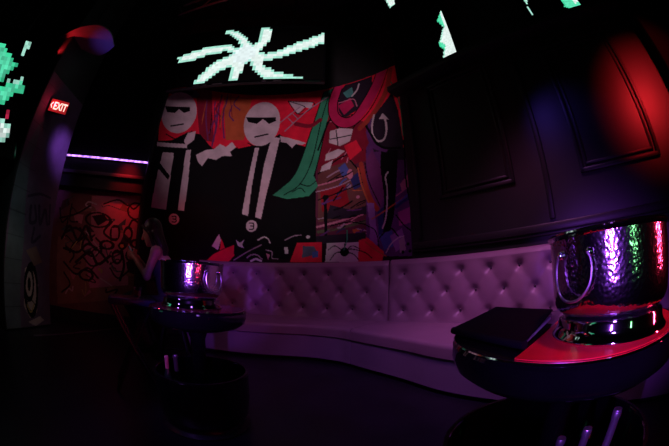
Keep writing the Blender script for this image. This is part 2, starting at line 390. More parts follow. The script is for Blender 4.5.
 ('p','dark',[[1.585,1.699],[0.746,1.707],[0.749,1.543],[1.583,1.57]]),
 ('p','red',[[1.904,1.593],[1.483,1.599],[1.481,1.283],[2.016,1.285]]),
 ('p','slate',[[1.802,1.543],[1.617,1.539],[1.549,1.41],[1.816,1.35]]),
 ('p','blue',[[1.649,1.444],[1.549,1.458],[1.548,1.363],[1.648,1.348]]),
 ('p','pale',[[1.399,1.58],[0.865,1.566],[0.852,1.266],[1.431,1.282]]),
 ('p','red',[[0.865,1.596],[0.715,1.615],[0.455,1.391],[0.491,1.25],[0.885,1.267]]),
 ('e','k',[1.107,1.428],0.075,0.069,0),
 ('s','k',0.015,[[1.115,1.428],[1.265,1.527],[1.382,1.469]]),
 ('s','k',0.015,[[1.115,1.428],[1.248,1.418],[1.348,1.312]]),
 ('s','k',0.015,[[1.115,1.428],[0.982,1.513],[0.85,1.46]]),
 ('s','k',0.015,[[1.115,1.428],[0.966,1.391],[0.868,1.296]]),
 ('s','k',0.015,[[1.115,1.428],[1.098,1.565],[1.064,1.687]]),
 ('s','k',0.015,[[1.115,1.428],[1.015,1.469],[0.784,1.411],[0.654,1.316]]),
 ('s','green',0.014,[[1.115,1.459],[1.064,1.61],[1.063,1.764]]),
 ('s','orange',0.02,[[0.749,1.558],[0.619,1.445],[0.423,1.331]]),
 ('p','red',[[3.462,1.231],[3.313,1.373],[3.178,1.448],[2.975,1.542],[2.968,1.359],[3.067,1.254]]),
 ('p','pale',[[3.354,1.504],[3.244,1.713],[3.204,1.614],[3.247,1.444]]),
 ('p','red',[[3.205,1.648],[3.128,1.484],[3.212,1.446]]),
 ('p','pale',[[2.945,1.628],[2.874,1.58],[2.807,1.633],[2.838,1.548],[2.802,1.499],[2.906,1.528]]),
 ('s','mauve',0.016,[[2.966,1.292],[2.748,1.434],[2.513,1.558]]),
 ('s','pale',0.02,[[2.568,1.64],[2.467,1.692],[2.397,1.66],[2.361,1.594]]),
 ('s','mauve',0.017,[[2.108,1.644],[1.957,1.709],[1.838,1.723]]),
 ('e','pale',[1.719,1.687],0.033,0.026,0),
 ('p','pale',[[2.122,1.529],[2.054,1.529],[2.052,1.415],[2.103,1.415]]),
 ('s','mauve',0.021,[[2.745,1.335],[2.678,1.387],[2.576,1.39],[2.49,1.326]]),
 ('s','pale',0.033,[[2.675,1.287],[2.591,1.323],[2.506,1.293]]),
 ('s','mauve',0.016,[[2.426,1.477],[2.323,1.445],[2.321,1.346],[2.219,1.332]]),
 ('p','rose',[[2.424,1.427],[2.356,1.395],[2.388,1.312]]),
]
GRAFFITI = [
 ('p','pinkw',[[-1.835,2.172],[-0.477,2.304],[-0.426,1.543],[-1.156,1.102],[-1.696,1.249]]),
 ('p','tan',[[-2.484,1.406],[-1.738,1.245],[-1.302,0.446],[-2.435,0.233]]),
 ('p','rosew',[[-1.884,1.4],[-0.937,1.325],[-0.95,0.736],[-1.71,0.604]]),
 ('p','rosew',[[-1.851,0.419],[-1.827,0.454],[-1.715,0.578],[-1.679,0.541]]),
 ('p','pinkw',[[-1.968,1.667],[-2.131,1.707],[-2.187,1.833],[-1.952,1.831]]),
 ('p','k2',[[-1.672,1.556],[-1.864,1.552],[-1.816,1.584],[-1.811,1.662]]),
 ('p','tan',[[-1.685,1.912],[-2.096,1.875],[-1.896,1.986],[-1.794,2.004],[-1.729,1.974]]),
 ('p','tan',[[-1.089,1.586],[-1.226,1.604],[-1.154,1.649],[-1.228,1.681],[-1.128,1.736]]),
 ('p','k2',[[-2.01,1.6],[-2.275,1.57],[-2.288,1.583],[-2.429,1.6]]),
 ('p','brown',[[-1.197,1.003],[-1.171,0.954],[-1.203,0.967],[-1.252,1.0],[-1.334,1.002]]),
 ('p','teal',[[-0.915,0.543],[-0.969,0.502],[-1.106,0.532],[-1.158,0.526],[-0.846,0.671]]),
 ('p','pinkw',[[-1.477,1.022],[-1.616,1.034],[-1.487,1.14],[-1.398,1.118]]),
 ('p','rosew',[[-0.571,1.063],[-0.77,1.069],[-0.78,1.189],[-0.58,1.275]]),
 ('p','teal',[[-1.067,1.736],[-1.137,1.721],[-1.099,1.645],[-1.302,1.637],[-1.065,1.852]]),
 ('p','k2',[[-0.885,1.461],[-0.96,1.444],[-1.004,1.367],[-1.148,1.402],[-1.071,1.595],[-0.941,1.508]]),
 ('p','rosew',[[-0.647,0.828],[-0.734,0.729],[-0.75,0.809],[-0.796,0.835],[-0.785,0.946],[-0.724,0.926]]),
 ('p','pinkw',[[-2.065,0.713],[-2.09,0.711],[-2.168,0.866],[-2.115,0.81],[-1.999,0.806]]),
 ('p','k2',[[-0.731,1.251],[-0.745,1.184],[-0.837,1.145],[-0.973,1.285],[-0.863,1.378],[-0.702,1.388]]),
 ('p','pinkw',[[-1.265,0.751],[-1.368,0.767],[-1.32,0.826],[-1.14,0.871],[-1.133,0.827]]),
 ('p','brown',[[-2.508,1.847],[-2.487,2.034],[-2.352,2.088],[-2.295,1.978]]),
 ('p','rosew',[[-1.348,2.032],[-1.36,2.053],[-1.317,2.182],[-1.218,2.238]]),
 ('p','teal',[[-2.107,1.498],[-2.43,1.522],[-2.359,1.58],[-2.272,1.628],[-2.239,1.624],[-2.235,1.599]]),
 ('p','tan',[[-0.761,1.43],[-0.863,1.435],[-0.894,1.518],[-0.782,1.524],[-0.654,1.518]]),
 ('p','pinkw',[[-0.666,1.095],[-0.794,1.049],[-0.881,1.07],[-0.827,1.173],[-0.807,1.22],[-0.677,1.232]]),
 ('p','teal',[[-1.777,1.152],[-1.857,1.225],[-1.776,1.261],[-1.683,1.301]]),
 ('p','tan',[[-0.785,0.903],[-0.881,0.898],[-0.967,0.879],[-1.042,0.943],[-0.964,0.991],[-0.818,1.039]]),
 ('p','tan',[[-1.194,0.586],[-1.328,0.53],[-1.401,0.613],[-1.357,0.642],[-1.195,0.716],[-1.193,0.714]]),
 ('p','tan',[[-0.983,1.944],[-1.23,1.981],[-1.168,2.091],[-1.131,2.106]]),
 ('p','pinkw',[[-2.419,1.37],[-2.343,1.381],[-2.339,1.442],[-2.331,1.449],[-2.302,1.382]]),
 ('s','yellw',0.018,[[-1.905,1.195],[-1.937,1.298],[-1.937,1.383],[-1.94,1.249]]),
 ('s','palew',0.026,[[-1.708,2.035],[-1.884,2.062],[-1.932,1.998],[-1.815,1.966]]),
 ('s','yellw',0.029,[[-1.514,0.955],[-1.535,0.936],[-1.47,0.934],[-1.478,0.891]]),
 ('s','k',0.026,[[-1.755,1.164],[-1.584,1.311],[-1.531,1.289],[-1.514,1.35]]),
 ('s','teal',0.023,[[-1.08,0.947],[-1.219,0.952],[-1.283,1.051],[-1.242,1.007]]),
 ('s','teal',0.026,[[-1.442,1.365],[-1.348,1.178],[-1.296,1.261],[-1.185,1.074]]),
 ('s','teal',0.026,[[-1.501,1.78],[-1.306,1.812],[-1.323,1.781],[-1.466,1.787]]),
 ('s','k',0.019,[[-0.693,0.677],[-0.728,0.6],[-0.761,0.733],[-0.702,0.751]]),
 ('s','teal',0.014,[[-1.592,2.026],[-1.555,2.002],[-1.445,2.038],[-1.209,1.99]]),
 ('s','k',0.022,[[-1.541,1.334],[-1.485,1.253],[-1.514,1.252],[-1.45,1.317]]),
 ('s','k',0.021,[[-1.292,1.09],[-1.305,1.049],[-1.175,1.146],[-1.117,1.13]]),
 ('s','k',0.021,[[-1.791,0.817],[-1.633,0.753],[-1.601,0.708],[-1.748,0.725]]),
 ('s','k',0.029,[[-1.374,0.617],[-1.364,0.571],[-1.156,0.64],[-1.232,0.535]]),
 ('s','teal',0.027,[[-0.714,1.373],[-0.733,1.41],[-0.805,1.383],[-0.867,1.158]]),
 ('s','yellw',0.013,[[-1.874,0.556],[-1.834,0.465],[-1.794,0.557],[-1.806,0.691]]),
 ('s','palew',0.022,[[-1.025,1.683],[-1.07,1.682],[-0.966,1.687],[-0.896,1.665]]),
 ('s','palew',0.026,[[-2.078,0.581],[-2.099,0.51],[-2.175,0.541],[-2.245,0.448]]),
 ('s','k2',0.029,[[-1.57,1.043],[-1.672,0.927],[-1.73,0.871],[-1.792,0.918]]),
 ('s','k',0.023,[[-1.261,1.228],[-1.105,1.302],[-1.019,1.372],[-1.169,1.382]]),
 ('s','k2',0.021,[[-2.211,1.935],[-2.27,1.855],[-2.236,1.939],[-2.097,1.842]]),
 ('s','teal',0.014,[[-2.339,1.928],[-2.379,2.016],[-2.292,2.105],[-2.228,2.149]]),
 ('s','k',0.02,[[-2.299,1.438],[-2.293,1.417],[-2.271,1.433],[-2.093,1.314]]),
 ('s','k2',0.026,[[-1.939,0.989],[-1.924,1.021],[-2.078,0.919],[-1.933,0.9]]),
 ('s','teal',0.015,[[-1.976,1.404],[-2.277,1.302],[-2.24,1.238],[-2.296,1.31]]),
 ('s','k2',0.027,[[-1.174,1.258],[-1.122,1.247],[-1.25,1.178],[-1.29,1.184]]),
 ('s','k2',0.021,[[-1.666,1.501],[-1.713,1.461],[-1.723,1.479],[-1.661,1.516]]),
 ('e','k',[-0.895,1.996],0.172,0.154,1.6),
 ('s','k',0.032,[[-1.047,2.087],[-0.939,2.027],[-0.82,2.144]]),
 ('s','k',0.025,[[-0.82,2.144],[-0.762,2.274]]),
 ('e','k',[-1.632,1.769],0.287,0.136,1.5),
 ('p','k',[[-1.77,1.825],[-1.523,1.883],[-1.426,1.789],[-1.617,1.667]]),
 ('e','k',[-1.256,1.582],0.108,0.143,2.2),
 ('e','k',[-1.0,1.59],0.096,0.134,2.2),
 ('e','k',[-0.812,1.439],0.15,0.084,2),
 ('e','k',[-0.911,1.227],0.113,0.1,2),
 ('e','k',[-1.181,1.184],0.108,0.126,2),
 ('e','k',[-1.395,1.365],0.159,0.084,2),
 ('e','glow',[-1.097,1.377],0.077,0.067,0),
 ('e','k',[-1.097,1.377],0.077,0.067,2),
 ('p','rosew',[[-1.327,1.661],[-1.207,1.672],[-1.188,1.504],[-1.307,1.492]]),
 ('s','k',0.046,[[-2.305,1.494],[-2.087,1.586],[-1.892,1.467],[-2.096,1.309],[-2.173,1.164]]),
 ('s','k',0.041,[[-1.998,1.595],[-1.798,1.409],[-1.613,1.258]]),
 ('s','k',0.037,[[-1.814,1.544],[-1.913,1.26],[-1.644,1.119]]),
 ('s','k',0.034,[[-1.633,1.459],[-1.495,1.338],[-1.605,1.157]]),
 ('s','k',0.034,[[-2.275,1.255],[-2.08,1.14],[-2.16,0.994]]),
 ('s','k',0.033,[[-1.856,1.096],[-1.677,0.98],[-1.434,1.074]]),
 ('s','k',0.031,[[-2.522,1.897],[-2.426,1.657],[-2.297,1.74],[-2.31,1.529]]),
 ('s','k',0.028,[[-2.253,1.992],[-2.245,1.71],[-2.058,1.693]]),
 ('s','palew',0.02,[[-1.86,1.557],[-1.667,1.388],[-1.554,1.298]]),
 ('s','palew',0.018,[[-1.686,1.115],[-1.53,1.266]]),
 ('s','yellw',0.02,[[-2.134,1.236],[-2.015,1.386]]),
 ('e','k',[-1.798,0.814],0.168,0.101,1.8),
 ('s','k',0.031,[[-1.309,0.986],[-1.145,0.835],[-0.918,0.991]]),
 ('s','k',0.031,[[-2.289,0.807],[-2.147,0.619],[-2.333,0.457]]),
 ('s','palew',0.017,[[-1.504,0.797],[-1.261,0.688]]),
 ('p','glow',[[-0.741,0.739],[-0.611,0.767],[-0.61,0.666],[-0.722,0.656]]),
 ('s','k',0.024,[[-0.694,2.21],[-0.676,1.792]]),
 ('s','k',0.051,[[-2.384,1.382],[-2.228,1.606],[-2.015,1.386],[-1.872,1.642],[-1.713,1.417]]),
 ('s','k',0.044,[[-2.317,1.216],[-1.994,1.183],[-1.79,1.341],[-1.527,1.233],[-1.354,1.082]]),
 ('s','k',0.053,[[-2.026,1.009],[-1.735,1.211],[-1.555,1.027],[-1.32,1.187]]),
 ('s','k',0.041,[[-1.303,1.458],[-1.48,1.577],[-1.34,1.762]]),
 ('s','k',0.049,[[-1.092,1.31],[-1.036,1.047],[-1.105,0.805]]),
 ('s','k',0.037,[[-1.012,1.691],[-0.913,1.838],[-0.703,1.687],[-0.606,1.458]]),
 ('s','k',0.043,[[-0.768,1.578],[-0.564,1.394],[-0.702,1.213]]),
 ('s','k',0.034,[[-2.487,1.722],[-2.127,1.826],[-1.843,1.993]]),
 ('s','k',0.036,[[-2.298,0.978],[-2.016,0.806],[-1.76,0.937],[-1.545,0.792]]),
 ('p','k',[[-1.001,1.117],[-0.739,1.21],[-0.582,1.056],[-0.763,0.905],[-0.955,0.954]]),
 ('s','k',0.028,[[-1.553,2.056],[-1.28,2.152],[-1.064,2.067]]),
]
PILLAR = [
 ('p','teal2',[[-0.086,-0.171],[0.061,1.184],[0.01,2.059],[0.19,2.746],[0.277,2.788],[0.263,2.145],[0.415,1.176],[0.321,-0.144]]),
 ('s','dkp',0.052,[[0.476,1.642],[0.506,1.431],[0.639,1.484],[0.567,1.663]]),
 ('s','dkp',0.056,[[0.661,1.685],[0.747,1.449],[0.821,1.665],[0.919,1.481]]),
 ('s','dkp',0.045,[[0.926,1.763],[0.97,1.491]]),
 ('s','dkp',0.047,[[0.616,1.369],[0.602,1.176],[0.779,1.285]]),
 ('s','dkp',0.039,[[0.37,1.751],[0.635,1.849],[0.896,1.86]]),
 ('p','palep',[[0.474,0.814],[0.655,0.91],[0.786,0.599],[0.739,0.218],[0.56,0.141],[0.44,0.309]]),
 ('e','k',[0.616,0.525],0.169,0.385,2.6),
 ('e','k',[0.571,0.606],0.118,0.245,2.0),
 ('e','k',[0.571,0.606],0.037,0.095,0),
 ('s','yellp',0.022,[[0.51,0.321],[0.594,0.223],[0.677,0.332]]),
 ('s','k',0.019,[[0.466,0.349],[0.609,0.388],[0.723,0.303]]),
 ('p','palep',[[0.505,0.089],[0.806,0.157],[0.899,0.093],[0.687,0.02]]),
 ('p','tanp',[[0.478,1.052],[0.704,1.135],[0.874,0.929],[0.683,0.857]]),
]
SCREEN_CENTRE = [
 ('p','w',[[-1.108,4.574],[-0.792,4.491],[-0.554,4.578],[-0.271,4.769],[0.123,5.015],[0.13,4.737],[-0.16,4.578],[-0.488,4.408],[-0.767,4.298],[-1.029,4.246]]),
 ('p','w',[[-1.167,4.617],[-1.028,4.72],[-0.974,4.875],[-0.982,5.175],[-0.764,5.159],[-0.774,4.902],[-0.82,4.704],[-0.921,4.521],[-1.037,4.457]]),
 ('p','w',[[-1.291,4.445],[-1.241,4.625],[-1.343,4.849],[-1.526,5.067],[-1.701,5.157],[-1.493,5.175],[-1.296,5.034],[-1.121,4.808],[-1.023,4.529]]),
 ('p','w',[[-1.274,4.629],[-1.511,4.791],[-1.776,4.801],[-2.076,4.729],[-2.436,4.618],[-2.398,4.461],[-2.116,4.458],[-1.779,4.585],[-1.481,4.601],[-1.239,4.44]]),
 ('p','w',[[-1.186,4.435],[-1.41,4.518],[-1.601,4.412],[-1.754,4.259],[-1.872,4.075],[-1.965,3.909],[-1.784,3.872],[-1.643,4.012],[-1.493,4.157],[-1.301,4.223],[-1.133,4.275]]),
 ('p','w',[[-1.232,4.403],[-1.35,4.345],[-1.346,4.141],[-1.35,3.904],[-1.181,3.889],[-1.165,4.026],[-1.115,4.253]]),
 ('p','w',[[-1.102,4.391],[-0.959,4.108],[-0.79,3.92],[-0.102,3.914],[-0.358,3.991],[-0.597,4.071],[-0.776,4.183],[-0.915,4.307]]),
 ('e','b',[-1.173,4.506],0.19,0.241,0),
]
SCREEN_RIGHT = [
 ('p','w',[[1.211,5.048],[1.082,4.853],[1.142,4.627],[0.983,4.333],[1.035,4.166],[0.933,3.913],[1.297,3.929]]),
 ('p','g',[[1.173,4.988],[1.067,4.836],[1.158,4.616],[1.173,4.738]]),
 ('p','g',[[0.993,4.374],[0.964,4.298],[1.046,4.138],[1.077,4.255]]),
 ('p','w',[[0.098,6.618],[0.203,5.959],[0.342,5.985],[0.352,6.109],[0.599,6.136]]),
]
SCREEN_FAR_RIGHT = [
 ('p','w',[[2.53,4.708],[2.726,4.604],[2.563,4.284],[2.566,4.058],[2.574,4.233],[2.582,4.47]]),
 ('p','g',[[3.136,4.416],[3.101,4.046],[3.188,3.965],[3.391,3.982],[3.431,4.304]]),
 ('p','w',[[3.298,4.188],[3.397,4.222],[3.371,4.096],[3.291,4.057]]),
]
SCREEN_LEFT = [
 ('p','g',[[-0.558,3.319],[-0.349,3.365],[-0.205,3.314],[0.107,3.195],[0.092,3.124],[0.026,3.033],[-0.007,2.927],[-0.127,2.82]]),
 ('p','g',[[-0.094,2.775],[0.078,2.902],[0.308,3.045],[0.458,2.985],[0.448,2.934],[0.303,2.859],[0.225,2.684],[0.043,2.575]]),
 ('p','w',[[0.025,3.442],[0.019,3.564],[0.128,3.64],[0.158,3.546],[0.131,3.46],[0.113,3.365]]),
 ('p','w',[[0.01,2.875],[0.104,2.989],[0.163,2.968],[0.299,3.089],[0.359,3.068],[0.196,2.921],[0.104,2.928]]),
 ('p','r',[[0.302,2.627],[0.346,2.658],[0.356,2.535],[0.312,2.506]]),
 ('p','w',[[0.119,2.452],[0.291,2.471],[0.463,2.449],[0.471,2.357],[0.476,2.227],[0.247,2.219]]),
]

# ------------------------------------------------------------------ layout constants
A = np.array([1.03, 3.85]); D = np.array([.635, -.773]) / np.hypot(.635, .773); NR = np.array([D[1], -D[0]])   # panelled wall: start, direction, normal into the room
if NR @ -A < 0: NR = -NR
ARC_C = np.array([-1.0324, 2.0290]); ARC_R = 2.7513; ARC_A = math.radians(41.443)                               # curved wall
FN = np.array([-.5, .8660]); FT = np.array([.8660, .5]); FD = 5.2                                              # graffiti wall
P0 = np.array([-3.94, 1.65]); P1 = np.array([-4.15, 2.72]); PT = (P1 - P0) / np.linalg.norm(P1 - P0); PN = np.array([PT[1], -PT[0]])
H = 7.2
def on_right(s, z, off=0.0): p = A + D * s + NR * off; return Vector((p[0], p[1], z))
def right_M(off=0.0):   # local x along the wall, y out of the wall into the room, z up
    return Matrix(((D[0], NR[0], 0, A[0] + NR[0] * off), (D[1], NR[1], 0, A[1] + NR[1] * off), (0, 0, 1, 0), (0, 0, 0, 1)))
def far_M(off=0.0):
    o = FN * (FD - off); return Matrix(((FT[0], -FN[0], 0, o[0]), (FT[1], -FN[1], 0, o[1]), (0, 0, 1, 0), (0, 0, 0, 1)))

# ------------------------------------------------------------------ materials
M_floor = mat('dark_floor', (.008, .007, .014), rough=.4, noise=.4, nscale=3)
M_ceil = mat('black_ceiling', (.02, .026, .024), rough=.7, noise=.3)
M_black = mat('black_paint', (.012, .012, .013), rough=.6, noise=.25, nscale=4)
M_panel = mat('charcoal_panelling', (.016, .0145, .0155), rough=.42, noise=.15, nscale=3, bump=.04, bscale=30)
M_vinyl = mat('lavender_vinyl', (.27, .17, .22), rough=.40, bump=.06, bscale=220, noise=.06, nscale=5)
M_base = mat('lavender_vinyl_base', (.24, .17, .26), rough=.4, bump=.05, bscale=200, noise=.08, nscale=3)
M_kick = mat('toe_kick', (.01, .01, .012), rough=.6)
M_gloss = mat('black_gloss', (.003, .003, .004), rough=.06, coat=.3, noise=.2)
M_steel = mat('hammered_steel', (.62, .60, .63), rough=.13, metal=1, voronoi=.20, vscale=110)
M_polish = mat('polished_steel', (.72, .70, .73), rough=.07, metal=1, bump=.03, bscale=25)
M_handle = mat('brushed_steel', (.8, .76, .8), rough=.3, metal=1, bump=.03, bscale=40)
M_red = mat('red_tabletop', (.85, .012, .03), rough=.3, noise=.08)
M_rim = mat('pale_edge', (.55, .5, .6), rough=.25, noise=.08)
M_leather = mat('black_leatherette', (.004, .0035, .006), rough=.6, spec=.12, bump=.12, bscale=300)
M_paper = mat('paper', (.5, .5, .55), rough=.7, noise=.05)
M_skin = mat('skin', (.42, .24, .19), rough=.5, noise=.06, nscale=20)
M_hair = mat('black_hair', (.012, .009, .010), rough=.4, bump=.3, bscale=90)
M_dress = mat('dark_top', (.02, .02, .035), rough=.75, bump=.1, bscale=160)
M_dark_metal = mat('dark_metal', (.03, .03, .035), rough=.35, metal=.8, noise=.1)
M_blue_top = mat('blue_black_laminate', (.03, .03, .07), rough=.3, noise=.1)
M_truss = mat('truss_metal', (.25, .22, .22), rough=.4, metal=.6, noise=.1)
M_strip = mat('floor_strip', (.25, .23, .26), rough=.3, metal=.7, noise=.2)
M_glass = mat('clear_glass', (.9, .92, .95), rough=.03, trans=1)
M_amber = mat('amber_drink', (.8, .25, .05), rough=.1, trans=.6, emit=None)
M_green_glass = mat('green_black_glass', (.02, .05, .03), rough=.08, coat=.5)
M_foil = mat('bottle_foil', (.55, .52, .6), rough=.28, metal=.9, bump=.2, bscale=60)
M_pink = mat('pink_label', (.7, .3, .35), rough=.5, noise=.1)
M_mural = paint_mat('mural_print', rough=.85)
M_graf = paint_mat('graffiti_paint', rough=.7)
M_pilp = paint_mat('pillar_paint', rough=.65)
M_led = paint_mat('led_tiles', emit=1.0)

# ------------------------------------------------------------------ the room
struct('floor', box((-.3, 1.6, -.05), (15, 11.2, .1)), M_floor, smooth=False)
struct('ceiling', box((-.3, 1.6, H + .05), (15, 11.2, .1)), M_ceil, smooth=False)
struct('wall_right', box((4.7, -.075, H / 2), (9.9, .15, H), right_M()), M_panel, smooth=False)
struct('wall_back', box((-.3, -3.55, H / 2), (15, .1, H)), M_black, smooth=False)
struct('wall_left', box((-6.6, 1.6, H / 2), (.1, 11.2, H)), M_black, smooth=False)
struct('wall_far', box((-1.7, -.1, H / 2), (7.4, .2, H), far_M()), M_black, smooth=False)
struct('wall_far_upper', box((-2.9, .07, (2.28 + H) / 2), (4.8, .14, H - 2.28), far_M()), M_black, smooth=False)
struct('trim_1', box((-2.45, .17, 2.53), (3.8, .07, .06), far_M(), bevel=.008), mat('ledge_paint', (.12, .10, .13), rough=.5, noise=.1))
struct('baseboard_far', box((-2.9, .02, .1), (4.8, .04, .2), far_M()), M_black, smooth=False)
_a, _b = Vector((-3.62, 2.0, .006)), Vector((-3.49, 4.05, .006)); _d = (_b - _a)
struct('trim_7', box((0, 0, 0), (_d.length, .045, .012), Matrix.Translation((_a + _b) / 2) @ Matrix.Rotation(math.atan2(_d.y, _d.x), 4, 'Z'), bevel=.003), M_strip)
# curved wall
def arc_pt(u, off=0.0): a = ARC_A + u / ARC_R; r = ARC_R - off; return ARC_C[0] + r * math.cos(a), ARC_C[1] + r * math.sin(a)
us = np.linspace(-.02, 4.66, 60)
ring = np.array([[(*arc_pt(u, -.02), 0), (*arc_pt(u, -.02), H), (*arc_pt(u, -.2), H), (*arc_pt(u, -.2), 0)] for u in us])
v_, e_, f_ = grid_mesh(ring, True); n4 = len(us) * 4
struct('wall_curved', (v_, e_, f_ + [[0, 1, 2, 3], [n4 - 4, n4 - 3, n4 - 2, n4 - 1]]), M_black)
# panel mouldings, pilaster and rail on the panelled wall
def frame_bm(s0, s1, z0, z1):
    bm = bmesh.new(); R = right_M()
    for ins, w, d in ((0, .05, .035), (.075, .035, .022)):
        a, b, c, e = s0 + ins, s1 - ins, z0 + ins, z1 - ins
        add_box(bm, ((a + b) / 2, d / 2, c + w / 2), (b - a, d, w), R, bevel=.009); add_box(bm, ((a + b) / 2, d / 2, e - w / 2), (b - a, d, w), R, bevel=.009)
        add_box(bm, (a + w / 2, d / 2, (c + e) / 2), (w, d, e - c), R, bevel=.009); add_box(bm, (b - w / 2, d / 2, (c + e) / 2), (w, d, e - c), R, bevel=.009)
    return bm
struct('trim_2', frame_bm(.50, 1.54, 1.97, 3.72), M_panel); struct('trim_3', frame_bm(2.36, 3.46, 1.91, 3.60), M_panel)
struct('trim_4', box((1.93, .02, 2.6), (.07, .04, 2.2), right_M(), bevel=.012), M_panel)
struct('trim_5', box((.16, .02, 2.6), (.05, .04, 2.2), right_M(), bevel=.012), M_panel)
bm = box((2.1, .03, 1.42), (4.1, .06, .09), right_M(), bevel=.015); add_box(bm, (2.1, .02, 1.36), (4.1, .04, .04), right_M(), bevel=.01)
struct('trim_6', bm, M_panel)
struct('soffit', box((2.6, .12, 3.84), (5.3, .24, .10), right_M(), bevel=.01), M_black)
struct('column', box((4.4, .17, H / 2), (.86, .34, H), right_M(), bevel=.02), mat('black_drape', (.0025, .0025, .003), rough=.9, spec=.05))
# pillar at the passage, painted face towards the room
pM = Matrix(((PT[0], PN[0], 0, P0[0]), (PT[1], PN[1], 0, P0[1]), (0, 0, 1, 0), (0, 0, 0, 1)))
pl = float(np.linalg.norm(P1 - P0))
struct('pillar', box((pl / 2, -.31, H / 2), (pl, .6, H), pM, bevel=.02), M_black)
nu, nv = 100, 330
U, V = np.meshgrid(np.linspace(.02, pl - .02, nu), np.linspace(.02, 3.5, nv), indexing='ij')
PALP = dict(k=(.01, .01, .012), dkp=(.07, .045, .085), teal2=(.13, .17, .18), palep=(.55, .45, .40), yellp=(.5, .38, .12), tanp=(.28, .18, .14))
C = paint(U, V, PILLAR, PALP, (.16, .11, .17))
grout = (np.abs((V % .30)) < .012) & (U < .4); C[grout] *= .6
P = np.stack([P0[0] + PT[0] * U + PN[0] * .004, P0[1] + PT[1] * U + PN[1] * .004, V], -1)
tag(painted('pillar_graffiti', P, C, M_pilp), kind='structure')

# graffiti painted on the far wall
nu, nv = 300, 210
U, V = np.meshgrid(np.linspace(-2.9, -.46, nu), np.linspace(.2, 2.27, nv), indexing='ij')
PALG = dict(brown=(.10, .04, .03), teal=(.07, .12, .12), k2=(.07, .03, .05), k=(.035, .014, .02), pinkw=(.55, .20, .24), rosew=(.50, .20, .30), tan=(.30, .16, .12), palew=(.62, .50, .52), yellw=(.5, .42, .15), glow=(.75, .30, .12))
C = paint(U, V, GRAFFITI, PALG, (.20, .085, .085))
o2 = FN * (FD - .006)
P = np.stack([o2[0] + FT[0] * U, o2[1] + FT[1] * U, V], -1)
tag(painted('graffiti_mural', P, C, M_graf), 'graffiti of a black outlined flower and tags on the reddish far wall', 'graffiti')

# the big mural print on the curved wall
nu, nv = 460, 370
U, V = np.meshgrid(np.linspace(0, 4.62, nu), np.linspace(.85, 4.5, nv), indexing='ij')
PAL = dict(k=(.004, .003, .005), red=(.78, .016, .05), orange=(.50, .10, .04), dkred=(.22, .01, .03), plum=(.16, .03, .14), slate=(.10, .09, .16), dark=(.025, .015, .03),
           pale=(.62, .50, .56), glowred=(.28, .01, .02), dkgreen=(.015, .06, .03), maroon=(.12, .02, .05), brown=(.15, .05, .05), rose=(.55, .18, .28), mauve=(.38, .24, .34),
           olive=(.10, .10, .06), blue=(.08, .10, .36), navy=(.03, .03, .14), green=(.04, .28, .15), teal=(.08, .30, .28), crimson=(.52, .015, .10), rust=(.36, .04, .03),
           purple=(.12, .03, .16), violet=(.30, .12, .40), magenta=(.40, .06, .28))
C = paint(U, V, MURAL, PAL, (.016, .004, .010))
a = ARC_A + U / ARC_R
P = np.stack([ARC_C[0] + ARC_R * np.cos(a), ARC_C[1] + ARC_R * np.sin(a), V], -1)
tag(painted('mural', P, C, M_mural), 'large red stencil mural of two men in black suits on curved wall', 'mural')

# ------------------------------------------------------------------ LED screens
LEDC = dict(w=(.86, 1.0, .95), b=(.86, 1.0, 1.0), g=(.12, .85, .50), r=(.9, .02, .08))
def screen(name, label, org, ax, up, nrm, u0, u1, v0, v1, cell, shapes, mats, hang=True, ptrans=None):
    """ax/up/nrm: unit vectors of the screen plane; a frame box behind a grid of LED tiles"""
    org, ax, up, nrm = map(lambda q: np.array(q, float), (org, ax, up, nrm))
    t = thing(name, label, 'screen', tuple(org + ax * (u0 + u1) / 2 + up * v0))
    off = Vector(t.location)
    nx, ny = int((u1 - u0) / cell), int((v1 - v0) / cell)
    gu, gv = np.linspace(u0, u1, nx + 1), np.linspace(v0, v1, ny + 1)
    cu, cv = np.meshgrid((gu[1:] + gu[:-1]) / 2, (gv[1:] + gv[:-1]) / 2, indexing='ij')
    C = paint(cu, cv, shapes, LEDC, (.0, .0, .0))
    lit = C.sum(-1) > .5; nb = np.roll(lit, 1, 0) & np.roll(lit, 1, 1) & np.roll(lit, -1, 1); C = np.where((lit & ~nb)[..., None], C * np.array([.50, .88, .76]), C)
    jl = .45 if cell > .055 else .82; j = jl + (1 - jl) * rng.random(cu.shape); C = C * j[..., None]
    GU, GV = np.meshgrid(gu, gv, indexing='ij')
    P = org + GU[..., None] * ax + GV[..., None] * up - np.array(off)
    painted_faces('display', P, C, M_led, t)
    Mx = Matrix(((ax[0], nrm[0], up[0], org[0] - off[0]), (ax[1], nrm[1], up[1], org[1] - off[1]), (ax[2], nrm[2], up[2], org[2] - off[2]), (0, 0, 0, 1)))
    bm = bmesh.new(); f = .03; um, vm = (u0 + u1) / 2, (v0 + v1) / 2
    add_box(bm, (um, -.05, vm), (u1 - u0 + 2 * f, .08, v1 - v0 + 2 * f), Mx, bevel=.01)
    obj('housing', bm, M_black, t)
    fb = bmesh.new()
    add_box(fb, (um, .0, v0 - f / 2), (u1 - u0 + 2 * f, .03, f), Mx); add_box(fb, (um, .0, v1 + f / 2), (u1 - u0 + 2 * f, .03, f), Mx)
    add_box(fb, (u0 - f / 2, .0, vm), (f, .03, v1 - v0), Mx); add_box(fb, (u1 + f / 2, .0, vm), (f, .03, v1 - v0), Mx)
    obj('bezel', fb, M_gloss, t, smooth=False)
    if hang:
        for k in (.22, .78):
            q = Vector(Mx @ Vector((u0 + (u1 - u0) * k, -.05, v1)))
            obj('hanger', tube([q, Vector((q.x, q.y, H - off.z))], .025), M_dark_metal, t)
    return t
